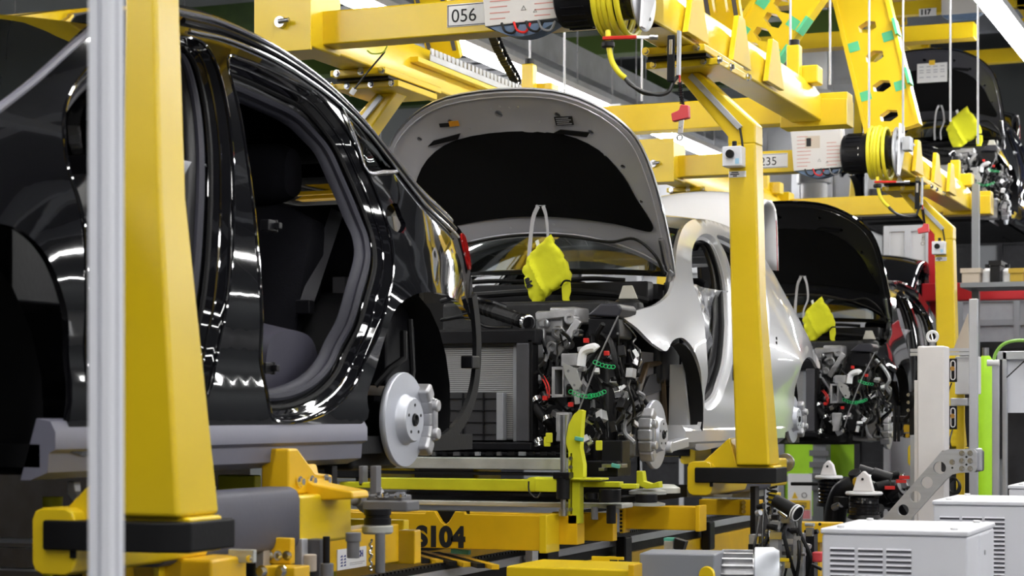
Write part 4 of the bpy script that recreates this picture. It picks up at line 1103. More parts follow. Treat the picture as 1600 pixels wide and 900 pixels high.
def reel(dy, label):
    D = Vector((0, dy, 0))
    X = lambda px: W(px, 20, Y=RY).x
    t = thing('cable_reel', label, 'cable reel', (X(970), RY + dy, RH), 'cable reels on the carriers')
    bd = lambda m, nm, mm, par=t, **k: ([v.__iadd__(D) for v in m.v], m.build(nm, mm, par, **k))[1]
    m = MB(); m.lathe((X(877), RY, RH), (1, 0, 0), [(.001, 0), (.115, 0), (.135, .012), (.142, .04), (.142, X(935) - X(877)), (.001, X(935) - X(877))], 36); dr = bd(m, 'drum_housing', BLKP, angle=25)
    m = MB()
    for k in range(24):
        a = 2 * PI * k / 24; c = Vector((X(908), RY + .142 * math.cos(a), RH + .142 * math.sin(a))); m.box(c, (.11, .012, .006), rx=a)
    bd(m, 'housing_ribs', BLKP, dr)['kind'] = 'stuff'
    for k in (-.5, .4): bd(MB().cyl((X(922), RY - .142, RH + k * .05), (X(922), RY - .147, RH + k * .05), .006, n=8), 'housing_screw', CHROME, dr)
    m = MB(); m.lathe((X(936), RY, RH), (1, 0, 0), [(.10, 0), (.155, 0), (.155, .006), (.12, .01), (.12, X(1003) - X(936)), (.10, X(1003) - X(936))], 36); bd(m, 'spool', BLKG, angle=25)
    for k in range(5):
        x = X(943) + k * .031; r = .182 - .005 * (k % 2)
        L = [Vector((x + .010 * math.sin(a * .5 + k), RY + r * math.cos(a), RH + r * math.sin(a) - (.012 if k > 2 else 0))) for a in [2 * PI * q / 40 for q in range(41)]]
        bd(MB().tube(L, .0135, 10), 'hose_turn', HOSEY)
    m = MB(); m.lathe((X(1003), RY, RH), (1, 0, 0), [(.001, 0), (.175, 0), (.178, .008), (.17, .012), (.10, .014), (.09, .03), (.001, .03)], 40); fl = bd(m, 'flange', ALU, angle=25)
    for k in range(6):
        a = k * PI / 3; c = Vector((X(1003) + .013, RY + .13 * math.cos(a), RH + .13 * math.sin(a))); bd(MB().cyl(c, c + Vector((.006, 0, 0)), .009, n=8), 'flange_screw', CHROME, fl)
    m = MB(); m.prism([(X(1014), RY - .03, z) for z in ()] or [(X(1012), RY - .05, RH + .2), (X(1012), RY - .12, RH - .18), (X(1012), RY - .06, RH - .18), (X(1012), RY + .12, RH + .02), (X(1012), RY + .12, RH + .2)], (.012, 0, 0)); m.bb(X(1012), X(1036), RY - .02, RY + .2, RH + .06, RH + .075); bd(m, 'mounting_plate', WHT, bev=.002)
    m = MB(); m.box((X(1030), RY, RH + .05), (.06, .12, .1)); bd(m, 'drive_box', GALV, bev=.006)
    # lever under the spool
    m = MB(); a, b = W(942, 60, Y=8.26), W(995, 58, Y=8.26); m.beam(a, b, .018, .016); lv = bd(m, 'lever_grip', RED, bev=.004)
    m = MB(); c = W(1015, 58, Y=8.27); m.beam(b, c, .012, .012); m.cyl(c, W(1028, 58.5, Y=8.28), .011); bd(m, 'lever_rod', STEEL, lv)
    # hose end with stop collar
    m = MB(); m.tube(cr([W(950, 48, Y=8.28), W(951, 70, Y=8.27), W(956, 95, Y=8.27), (W(966, 112, Y=8.27)), W(977, 122, Y=8.28)], 6), .0125, 10); he = bd(m, 'hose_end', HOSEY)
    c = W(950, 70, Y=8.27); m = MB(); m.lathe(c + Vector((0, 0, -.014)), (0, 0, 1), [(.001, 0), (.024, 0), (.03, .006), (.03, .022), (.024, .028), (.001, .028)], 18); bd(m, 'stop_collar', BLKP, he)
    for k in range(2):
        m = MB(); m.tube(cr([W(975, 120, Y=8.28), W(985 + 2 * k, 132, Y=8.28), W(1005, 143 + 2 * k, Y=8.28 + .01 * k), W(1030, 148 - k, Y=8.3), W(1045, 143, Y=8.32), W(1052, 128, Y=8.34), W(1060, 118, Y=8.36)], 6), .0085, 8); bd(m, 'connection_cable', WIREB)
    # black rubber pull with steel inlay
    a, b = W(1049, 55, Y=8.33), W(1048, 128, Y=8.33)
    m = MB(); m.beam(a, b, .034, .014, (0, 1, 0)); rp = bd(m, 'rubber_pull', BLK, bev=.005)
    m = MB(); m.beam(a + Vector((.0, -.008, -.02)), a + (b - a) * .42 + Vector((0, -.008, 0)), .016, .004, (0, 1, 0)); bd(m, 'pull_inlay', STEEL, rp, bev=.003)
    m = MB(); m.beam(a + Vector((.03, .02, .02)), b + Vector((.03, .02, .03)), .012, .03, (0, 1, 0)); bd(m, 'pull_rail', GALV)
    # spring cable, red clamp and its tongue
    q = W(1062, 128, Y=8.34); e = W(1066, 163, Y=8.34)
    m = MB(); m.tube([q + (e - q) * (k / 70) + Vector((.008 * math.cos(k * 1.1), .008 * math.sin(k * 1.1), 0)) for k in range(71)], .0035, 6); bd(m, 'coiled_lead', BLK)
    m = MB(); m.tube([q + Vector((0, 0, .03)), q, e], .004, 6); bd(m, 'lead_core', RED)
    o = [W(x, y, Y=8.32) for x, y in ((1063, 163), (1075, 164), (1076, 184), (1050, 190), (1048, 177), (1060, 172))]
    m = MB(); m.prism(o, (0, .035, 0)); rc = bd(m, 'red_clamp', mat('dull red plastic', (.62, .06, .07), .45), bev=.005)
    m = MB(); m.beam(W(1065, 186, Y=8.335), W(1063, 208, Y=8.335), .022, .006, (0, 1, 0)); c = W(1062, 215, Y=8.335); m.lathe(c, (0, -1, 0), [(.008, -.004), (.016, -.004), (.016, .004), (.008, .004)], 18); bd(m, 'clamp_tongue', STEEL, rc)
    return t


def hang_cabinet(dy, label):
    D = Vector((0, dy, 0)); y = 8.40
    X = lambda px: W(px, 20, Y=y).x
    x0, x1, z0, z1 = X(756), X(874), H + 1.775, H + 2.09
    t = thing('control_cabinet', label, 'cabinet', (x0, y + dy, z0), 'flat white control cabinets on the carriers')
    bd = lambda m, nm, mm, par=t, **k: ([v.__iadd__(D) for v in m.v], m.build(nm, mm, par, **k))[1]
    m = MB(); m.prism([(x0 - .02, y, z1), (x0 + .005, y, z0), (x1, y, z0 + .015), (x1 - .02, y, z1)], (0, .14, 0)); body = bd(m, 'body', mat('pale grey sheet', (.62, .60, .58), .4), bev=.004)
    rnd = random.Random(3)
    for cx, n in ((x0 + .03, 9), (x0 + .25, 7)):
        for k in range(n):
            z = z0 + .03 + k * .027
            m = MB(); m.bb(cx, cx + rnd.uniform(.06, .13), y - .0012, y, z, z + .005); bd(m, 'print_line', INKR, body)
    for cx, z, s in ((x0 + .185, z0 + .062, .02), (x0 + .245, z0 + .048, .014)):
        m = MB(); L = [Vector((cx, y - .001, z)), Vector((cx + s * 1.15, y - .001, z)), Vector((cx + s * .57, y - .001, z + s))]; m.tube(L, .0016, 4, True); bd(m, 'warning_triangle', INKK, body)
    m = MB(); m.bb(x0 + .10, x0 + .135, y - .003, y, z1 - .14, z1 - .08); bd(m, 'display', INKK, body)
    m = MB(); m.bb(x0 + .09, x0 + .2, y - .001, y, z1 - .155, z1 - .065); bd(m, 'display_field', BEIGE, body)
    m = MB(); m.prism([(x0 + .01, y + .01, z0)] + [(x0 + .02 + (x1 - x0 - .04) * k / 10, y + .01, z0 - .055 * math.sin(PI * k / 10)) for k in range(11)] + [(x1 - .01, y + .01, z0)], (0, .1, 0)); bd(m, 'bottom_fairing', BLUEF)
    for k, mm in enumerate((WIREB, RED, WIREB, mat('grey wire'))):
        m = MB(); xx = x0 + .09 + .06 * k; m.tube(cr([(xx, y - .005, z0 + .01), (xx + .02, y - .01, z0 - .03), (xx + .06, y - .01, z0 - .04), (xx + .08, y, z0)], 4), .006, 6); bd(m, 'cabinet_wire', mm)
    m = MB(); m.cyl((x1 - .005, y + .02, z1 + .02), (x1 + .02, y + .02, z0 - .02), .008); bd(m, 'hinge_rod', WHT)
    return t


reel(0, 'black drum reel with yellow hose and red lever beside plate 056')
reel(CARR_Y[2], 'smaller looking hose reel with yellow hose to the right of plate 235')
hang_cabinet(0, 'pale control cabinet hung in front of the beam marked 056')
hang_cabinet(CARR_Y[2], 'pale control cabinet hung in front of the beam marked 235')


# ------------------------------------------------------------------ yellow cloth bags hung in the bonnets
def bag(dy, dz, dx, label, flip=1):
    D = Vector((dx, dy, dz)); Y = 9.52
    t = thing('cloth_bag', label, 'bag', W(850, 470, Y=Y) + D, 'yellow cloth bags hung from the bonnets')
    bd = lambda m, nm, mm, par=t, **k: ([v.__iadd__(D) for v in m.v], m.build(nm, mm, par, **k))[1]
    o = [(861, 366), (866, 380), (874, 388), (881, 403), (889, 420), (891, 437), (889, 441), (878, 446), (874, 450), (862, 456), (852, 466), (838, 478), (832, 470), (826, 455), (821, 432), (817, 424), (823, 412), (828, 398), (838, 388), (850, 376)]
    P2 = [(W(a, b, Y=Y).x, W(a, b, Y=Y).z) for a, b in o]
    V, T = fill2d(P2, [], .012)
    cx = sum(p[0] for p in P2) / len(P2); cz = sum(p[1] for p in P2) / len(P2)
    c0 = W(828, 400, Y=Y); c1 = W(853, 454, Y=Y)                     # fold line
    def dist(p): return min(((p[0] - a[0]) ** 2 + (p[1] - a[1]) ** 2) ** .5 for a in P2)
    def dep(p, s):
        dd = min(dist(p), .05) / .05; d = .045 * math.sqrt(max(0, 1 - (1 - dd) ** 2))
        f = (c1.x - c0.x) * (p[1] - c0.z) - (c1.z - c0.z) * (p[0] - c0.x); f /= (c1 - c0).length
        cr_ = .022 * math.exp(-abs(f) / .008) * (1 if p[1] > c1.z else .3) * dd
        w = .003 * math.sin(38 * p[0] + 22 * p[1]) * dd
        return Y + s * (d + w) - (cr_ if s < 0 else 0) + (.02 * dd if s < 0 and f > .004 else 0)
    m = MB(); m.add([(p[0], dep(p, -1), p[1]) for p in V], T); m.add([(p[0], dep(p, 1), p[1]) for p in V], T)
    b_ = bd(m, 'bag_body', HIVIS, angle=80)
    o = [(877, 443), (890, 440), (891, 455), (888, 465), (890, 478), (883, 474), (878, 468), (877, 455)]
    m = MB(); m.prism([W(a, b, Y=Y - .03) for a, b in o], (0, .02, 0)); bd(m, 'bag_flap', HIVIS, b_, bev=.006)
    m = MB(); m.tube(cr([W(876, 447, Y=Y - .04), W(882, 439, Y=Y - .05), (W(891, 439, Y=Y - .04))], 5), .005, 6); bd(m, 'elastic_cord', BLK, b_)
    m = MB(); m.prism([W(a, b, Y=Y - .005) for a, b in ((836, 377), (841, 374), (844, 384), (839, 387))], (0, .004, 0)); bd(m, 'care_tag', PAPER, b_)
    if flip == 1:
        a, b = W(824, 436, Y=Y), W(830, 458, Y=Y)
        text('lettering', 'aki', .045, W(820.5, 436, Y=Y - .047) + D, (b - a), Vector((.9, 0, .35)), INKK, b_, bold=True, depth=.008)
    return t


bag(0, 0, 0, 'creased yellow cloth bag hanging before the silver car windscreen')
bag(CARR_Y[2], -.0, .05, 'yellow cloth bag hanging in the engine bay of the rear black hatchback', 0)
b3 = bag(12.14, 2.29, .16, 'yellow cloth bag in the raised dark hatchback, high up', 0)
b3.scale = (1.45, 1.2, 1.3)

# ------------------------------------------------------------------ slotted cable duct and energy chain over the far beam
t = thing('cable_duct', 'grey slotted cable duct lying along the far yellow beam', 'cable duct', (-4.56, 8.9, H + 2.04))
a, b = W(662, 84, X=-4.54), W(806, 139, X=-4.54); hh = a.z - .02
MB().bb(-4.60, -4.50, a.y, b.y, hh - .03, hh - .02).build('duct_floor', GALV, t)
MB().bb(-4.505, -4.50, a.y, b.y, hh - .03, hh + .015).build('duct_wall', GALV, t)
pr = None
n = 24
for k in range(n):
    y = a.y + (k + .2) * (b.y - a.y) / n
    if pr is None: pr = MB().bb(-4.507, -4.498, y, y + (b.y - a.y) / n * .62, hh + .012, hh + .05).build('duct_finger', GALV, t); y00 = y
    else: twin(pr, t, (0, y - y00, 0))
MB().bb(-4.66, -4.48, a.y - .2, b.y, hh - .06, hh - .03).build('duct_shelf', YEL, t, bev=.004)
t = thing('energy_chain', 'black energy chain of open links hanging beside the cable duct', 'cable chain', W(790, 100, X=-4.55))
L = cr([W(*q, X=-4.55) for q in ((768, 55), (776, 75), (786, 96), (798, 116), (803, 128), (798, 138), (784, 140))], 5)
for k, (p, q) in enumerate(zip(L, L[1:])):
    m = MB(); d = (q - p); m.beam(p, p + d * .8, .012, .05, (1, 0, .02))
    m.beam(p + d * .2 + Vector((0, .06, .02)), p + d * .9 + Vector((0, .06, .02)), .012, .05, (1, 0, .02)); m.beam(p + d * .5, p + d * .5 + Vector((0, .06, .02)), .012, .016)
    m.build('chain_link', BLKP, t, bev=.002)
    if k % 3 == 0: MB().cyl(p + Vector((.026, .0, 0)), p + Vector((.03, 0, 0)), .008, n=8).build('chain_pin', CHROME, t)
# thin black cable with white ferrule on the far arm
t = thing('thin_cable', 'thin black cable with white ferrule, slung under beam 056', 'cable', W(575, 110, Y=8.7))
MB().tube(cr([W(601, 80, Y=8.7), W(598, 85, Y=8.68), W(575, 112, Y=8.66), W(553, 140, Y=8.66)], 5), .005, 6).build('cable_core', WIREB, t)
MB().cyl(W(554, 139, Y=8.66), W(549, 147, Y=8.66), .014).build('ferrule', WHT, t)
MB().tube(cr([W(574, 79, Y=8.66), W(582, 84, Y=8.66), W(598, 82, Y=8.67), W(605, 72, Y=8.68)], 5), .004, 6).build('earth_lead', mat('green yellow lead', (.4, .5, .05), .4), t)
for i, (px, y0, y1, Y, where) in enumerate(((828, 40, 152, 13.0, 'left of the reel behind beam 056'), (882, 50, 158, 12.6, 'behind the black reel drum'), (1003, 60, 158, 12.6, 'below the reel flange'), (1235, 0, 112, 12.4, 'past the upper hole row arm'), (1297, 0, 132, 12.2, 'by the carrier end lug'), (1358, 0, 205, 14.2, 'left of the hole row arm by the far reel'), (1411, 0, 208, 14.2, 'right of the hole row arm by the far reel'), (1485, 0, 190, 14.6, 'in front of the raised dark bonnet'), (1528, 0, 225, 14.6, 'right of the raised bonnet paper'))):
    a = W(px, y0 - 160, Y=Y); b = W(px, y1, Y=Y)
    t = tag(MB().cyl((b.x, Y, b.z), (b.x, Y, ZC), .008, n=8).build('hanging_rope', mat('wire rope', (.42, .42, .44), .45, metal=.6)), 'thin grey wire rope ' + where, 'rope')
# ------------------------------------------------------------------ foreground pole
c = W(166, 600, d=3.0)
t = thing('profile_pole', 'pale blurred aluminium pole standing nearest at the left edge', 'pole', (c.x, c.y, 0))
m = MB(); s = .019; g = .003
m.prism([(c.x + x, c.y + y, 0) for x, y in ((-s, -s), (-g, -s), (-g, -s + .008), (g, -s + .008), (g, -s), (s, -s), (s, -g), (s - .008, -g), (s - .008, g), (s, g), (s, s), (g, s), (g, s - .008), (-g, s - .008), (-g, s), (-s, s), (-s, g), (-s + .008, g), (-s + .008, -g), (-s, -g))], (0, 0, 3.2))
m.build('profile', mat('pale profile', (.76, .77, .83), .5), t, smooth=False)
MB().bb(c.x - .06, c.x + .06, c.y - .06, c.y + .06, 0, .012).build('foot_plate', ALU, t, bev=.002)


# ------------------------------------------------------------------ white ventilated cabinets at lower right
def vent_cabinet(px0, px1, py_top, py_face, dpt, hgt, label, z_front=None, d=6.4, rows=14, cols=3, dep=.55):
    a = W(px0, py_face, d=d); b = W(px1, py_face, d=d + (0))
    # the cabinet's front is turned square to the line's aisle
    b = W(px1, py_face, Y=a.y)
    zt = a.z
    t = thing('vent_cabinet', label, 'cabinet', ((a.x + b.x) / 2, a.y, zt - hgt))
    w = b.x - a.x
    body = MB().bb(a.x, b.x, a.y, a.y + dep, zt - hgt, zt - .012).build('body', CAB, t, bev=.008)
    lid = MB().bb(a.x - .004, b.x + .004, a.y - .006, a.y + dep + .004, zt - .012, zt + .006).build('lid', CAB, t, bev=.006)
    for sx in (.05, w - .05):
        for sy in (.05, dep - .05): MB().cyl((a.x + sx, a.y + sy, zt + .006), (a.x + sx, a.y + sy, zt + .014), .012, n=12).build('lid_screw', WHT, lid, bev=.002)
    for i in range(cols):
        for j in range(rows):
            x0 = a.x + w * (.06 + i * .195); z = zt - .058 - j * .0165
            if z < zt - hgt + .05: continue
            MB().bb(x0, x0 + w * .17, a.y - .002, a.y + .004, z - .0085, z + .0005).build('vent_slot', mat('slot shadow grey', (.10, .10, .12), .7), body)
            MB().prism([(x0, a.y - .001, z + .004), (x0, a.y - .006, z - .001), (x0, a.y - .001, z - .0005)], (w * .17, 0, 0)).build('vent_louvre', CAB, body)
    # side: label, two slot rows
    MB().bb(b.x - .001, b.x + .003, a.y + .22, a.y + .42, zt - .17, zt - .02).build('side_plate', CAB, body, bev=.002)
    MB().cyl((b.x + .003, a.y + .32, zt - .08), (b.x + .006, a.y + .32, zt - .08), .008, n=10).build('side_screw', STEEL, body)
    for j in range(4):
        for i in range(2):
            MB().bb(b.x - .002, b.x + .002, a.y + .14 + i * .16, a.y + .26 + i * .16, zt - .235 - j * .034, zt - .225 - j * .034).build('side_slot', mat('slot shadow grey'), body)
    return t


vent_cabinet(1284, 1512, 808, 828, 0, .9, 'white ventilated cabinet with slotted front, nearest at lower right', d=6.3)
vent_cabinet(1458, 1640, 775, 784, 0, .9, 'white ventilated cabinet standing behind the nearest slotted one', d=7.6)
vent_cabinet(1576, 1700, 752, 760, 0, .9, 'white ventilated cabinet, rearmost, cut by the right edge', d=9.3)

# ------------------------------------------------------------------ lifting column with its bracket
a, b = W(1433, 545, Y=11.0), W(1476, 545, Y=11.0)
t = thing('lift_column', 'cream lifting column topped by a steel eyebolt', 'column', ((a.x + b.x) / 2, 11.0, 0))
MB().bb(a.x, b.x, 11.0, 11.16, 0, a.z + .015).build('column_body', CREAM, t, bev=.01)
MB().bb(a.x - .02, a.x, 11.02, 11.12, 0, W(1430, 594, Y=11.0).z).build('side_rail', CREAM, t, bev=.003)
MB().bb(a.x - .045, a.x - .02, 11.03, 11.10, .3, W(1426, 680, Y=11.0).z).build('guide_rail', GALV, t, bev=.003)
c = W(1457, 526, Y=11.08)
MB().tube([c + Vector((.028 * math.cos(k * PI / 12), 0, .028 * math.sin(k * PI / 12))) for k in range(24)], .009, 10, True).build('eyebolt', WHT, t)
MB().cyl(c + Vector((0, 0, -.07)), c + Vector((0, 0, -.03)), .016).build('eyebolt_shank', STEEL, t)
# holed bracket arm
t2_ = thing('bracket_arm', 'bent aluminium bracket arm with round holes fixed before the cream column', 'bracket', W(1440, 780, Y=10.7))
o = [(1376, 812), (1388, 800), (1462, 716), (1470, 706), (1482, 702), (1522, 702), (1526, 707), (1526, 732), (1522, 738), (1498, 739), (1486, 742), (1476, 752), (1420, 814), (1400, 830)]
P2 = [(W(p, q, Y=10.7).x, W(p, q, Y=10.7).z) for p, q in o]
hs = []
for px, py, r in ((1468, 731, 10), (1448, 754, 9.5), (1430, 776, 9), (1411, 797, 9)):
    c = W(px, py, Y=10.7); rr = r * .0034; hs.append([(c.x + rr * math.cos(2 * PI * k / 24), c.z + rr * math.sin(2 * PI * k / 24)) for k in range(24)])
m = MB(); panel(m, P2, hs, lambda x, z: Vector((x, 10.7, z)), .2, rim=lambda x, z: (0, .035, 0)); panel(m, P2, hs, lambda x, z: Vector((x, 10.735, z)), .2)
br = m.build('arm_plate', ALU, t2_, angle=25)
for px, py in ((1503, 708), (1516, 708), (1503, 720), (1516, 720), (1503, 732), (1516, 732), (1488, 722)):
    bolt(br, W(px, py, Y=10.7), (0, -1, 0), .010)
for px, py in ((1510, 714), (1510, 726), (1488, 731)):
    p = W(px, py, Y=10.7); MB().cyl(p, p - Vector((0, .001, 0)), .006, n=10).build('pin_hole', INKK, br)
m = MB(); px_box(m, 1470, 704, 1526, 738, 10.735, .27); m.build('arm_block', mat('shield dark grey'), t2_, bev=.01)
m = MB(); px_box(m, 1524, 700, 1534, 736, 10.74, .03); m.build('guard_strip', ALUP, t2_, bev=.008)

# ------------------------------------------------------------------ aluminium profile pole with light curtain parts
t = thing('profile_stand', 'upright aluminium profile stand with white sensor box, right of the cream column', 'stand', W(1520, 780, Y=11.6))
m = MB(); px_box(m, 1514, 467, 1527, 900, 11.6, .045); m.build('upright', ALUP, t, bev=.003)
m = MB(); px_box(m, 1422, 545, 1514, 549, 11.62, .03); m.build('cross_rail', ALUP, t)
m = MB(); px_box(m, 1422, 551, 1514, 555, 11.62, .03); m.build('cross_rail', ALUP, t)
m = MB(); px_box(m, 1492, 557, 1529, 616, 11.66, .1); m.build('sensor_box', WHT, t, bev=.006)
m = MB(); m.prism([W(p, q, Y=11.75) for p, q in ((1490, 545), (1512, 490), (1514, 545))], (0, .02, 0)); m.build('gusset_sheet', BEIGE, t)
m = MB(); px_box(m, 1494, 614, 1506, 900, 11.72, .04); m.build('yellow_strip', YEL, t)
m = MB(); px_box(m, 1485, 622, 1512, 634, 11.6, .06); m.build('clamp_block', ALU, t, bev=.004)
for y0 in (560, 634):
    m = MB(); px_box(m, 1483, y0, 1495, y0 + 37, 11.5, .02); pl = m.build('switch_plate', BLKP, t, bev=.004)
    c0, c1 = W(1489, y0 + 7, Y=11.49), W(1489, y0 + 30, Y=11.49); L = [c0 + Vector((.012 * math.cos(k), 0, .012 * math.sin(k))) for k in [PI * q / 6 for q in range(7)]] + [c1 + Vector((.012 * math.cos(k), 0, .012 * math.sin(k))) for k in [PI + PI * q / 6 for q in range(7)]]
    MB().tube(L, .0035, 6, True).build('white_loop', WHT, pl)
    p = W(1489, y0 + 16, Y=11.49); MB().cyl(p, p - Vector((0, .02, 0)), .013, n=12).build('brass_plug', ORG, pl)
    MB().beam(W(1487, y0 + 30, Y=11.485), W(1491, y0 + 20, Y=11.485), .004, .004).build('slider', INKK, pl)
m = MB(); px_tube(m, [(1487, 598, 11.5), (1482, 615, 11.5), (1483, 640, 11.5)], .004, 6); px_tube(m, [(1488, 672, 11.5), (1484, 688, 11.45), (1486, 700, 11.45)], .005, 6); m.build('sensor_cable', WIREB, t)
t = thing('cable_coil', 'coiled black cable hanging under the bracket arm end', 'cable', W(1490, 760, Y=11.2))
for k in range(4):
    c = W(1489 + k, 758 + k, Y=11.2 + .02 * k); MB().tube([c + Vector((.032 * math.cos(a), 0, .042 * math.sin(a))) for a in [2 * PI * q / 20 for q in range(20)]], .005, 6, True).build('cable_turn', WIREB, t)
# aluminium frame at the right edge
t = thing('profile_gantry', 'aluminium profile frame with white panels at the right edge', 'frame', W(1580, 780, Y=12.2))
for x0, x1 in ((1550, 1560), (1566, 1573)):
    m = MB(); px_box(m, x0, 550 if x0 > 1560 else 568, x1, 900, 12.2 if x0 > 1560 else 12.0, .05); m.build('upright', ALUP, t, bev=.003)
m = MB(); px_box(m, 1558, 549, 1640, 561, 12.2, .05); m.build('top_rail', ALUP, t, bev=.003)
m = MB(); px_box(m, 1573, 561, 1640, 645, 12.24, .02); m.build('white_panel', CAB, t)
m = MB(); px_box(m, 1573, 645, 1640, 900, 12.5, .02); m.build('dark_panel', mat('dim machine dark', (.02, .02, .025), .5, var=.5, scale=14), t)
MB().beam(W(1573, 590, Y=12.19), W(1605, 560, Y=12.19), .012, .006).build('diagonal_stay', BLK, t)
MB().tube(cr([W(1552, 568, Y=11.95), W(1556, 552, Y=11.95), W(1568, 538, Y=11.95), W(1590, 532, Y=11.95), W(1630, 534, Y=11.95)], 6), .010, 8).build('green_hose', mat('green hose', (.25, .5, .08), .4), t)
p = W(1548, 567, Y=11.95); m = MB(); m.cyl(p + Vector((-.02, 0, 0)), p + Vector((.05, 0, 0)), .02); m.build('hose_fitting', WHT, t)

# ------------------------------------------------------------------ gear motor, yellow box and valve at the bottom
t = thing('gear_motor', 'grey gear motor with finned body beside the conveyor', 'motor', W(1110, 900, d=8.2))
c0 = W(1128, 906, d=8.0); c1 = W(1180, 912, d=8.3)
ax = Vector((1, .25, 0)).normalized()
m = MB(); m.cyl(c0, c0 + ax * .13, .105, n=32); mb_ = m.build('motor_body', CAST, t)
for k in range(22):
    a = 2 * PI * k / 22; u, v = frame_from(ax); p = c0 + (u * math.cos(a) + v * math.sin(a)) * .112
    MB().beam(p, p + ax * .125, .006, .022, (u * math.cos(a) + v * math.sin(a))).build('cooling_fin', CAST, mb_)
m = MB(); m.lathe(c0 + ax * .13, ax, [(.128, 0), (.134, .004), (.134, .075), (.12, .10), (.001, .105)], 40); m.build('fan_cowl', GALV, t, angle=30)
q = W(1066, 905, d=7.9); m = MB(); m.box(q, (.30, .24, .22), rz=.12); m.build('gearbox', mat('gearbox grey', (.23, .24, .27), .45), t, bev=.008)
q2 = W(1105, 898, d=7.75); MB().lathe(q2, (-.1, -1, 0), [(.001, .012), (.03, .012), (.034, .0), (.001, 0)], 20).build('yellow_cap', YEL, t)
q = W(1075, 866, d=7.9); m = MB(); m.box(q + Vector((0, 0, -.01)), (.05, .04, .03), rz=.12); m.box(q + Vector((.09, .02, -.01)), (.05, .04, .03), rz=.12); m.build('lifting_lug', CAST, t, bev=.004)
t = thing('yellow_box_beam', 'bright yellow box beam low in front of the gear motor', 'beam', W(890, 900, d=7.6))
a, b = W(790, 884, Y=7.35), W(990, 884, Y=7.35); MB().bb(a.x, b.x, 7.35, 7.75, a.z - .25, a.z).build('beam_body', YEL, t, bev=.01)
MB().bb(b.x - .02, b.x + .004, 7.34, 7.70, a.z - .26, a.z + .02).build('end_plate', GOLD, t, bev=.004)
a, b = W(924, 869, Y=7.8), W(974, 884, Y=7.8); pl = MB().bb(a.x, b.x, 7.8, 7.81, b.z - .02, a.z).build('warning_plate', YEL, t, bev=.002)
for k in range(2):
    x = a.x + .10 + k * .038; m = MB(); m.bb(x - .018, x + .016, 7.796, 7.80, a.z - .05, a.z - .012); w_ = m.build('warning_sign', INKK, pl)
    m = MB(); m.prism([(x - .012, 7.7955, a.z - .045), (x + .011, 7.7955, a.z - .045), (x, 7.7955, a.z - .02)], (0, -.001, 0)); m.build('warning_triangle', PAPER, pl)
t = thing('valve_block', 'steel valve block with teal top and black lever, behind the gear motor', 'valve', W(1050, 870, d=8.6))
a, b = W(1037, 845, Y=8.3), W(1052, 868, Y=8.3); MB().bb(a.x, b.x, 8.3, 8.36, b.z, a.z).build('block', CAST, t, bev=.004)
MB().bb(a.x, b.x, 8.3, 8.36, a.z, a.z + .012).build('teal_top', mat('teal plastic', (.10, .38, .30), .4), t)
m = MB(); px_box(m, 1029, 862, 1068, 872, 8.3, .06); m.build('pipe_row', STEEL, t, bev=.004); MB().bb(a.x + .02, b.x - .02, 8.36, 8.42, 0, a.z - .02).build('stand', GALV, t)
m = MB(); m.prism([W(p, q, Y=8.28) for p, q in ((1053, 840), (1071, 846), (1066, 862), (1052, 858))], (0, .05, 0)); m.build('lever', BLKP, t, bev=.004)
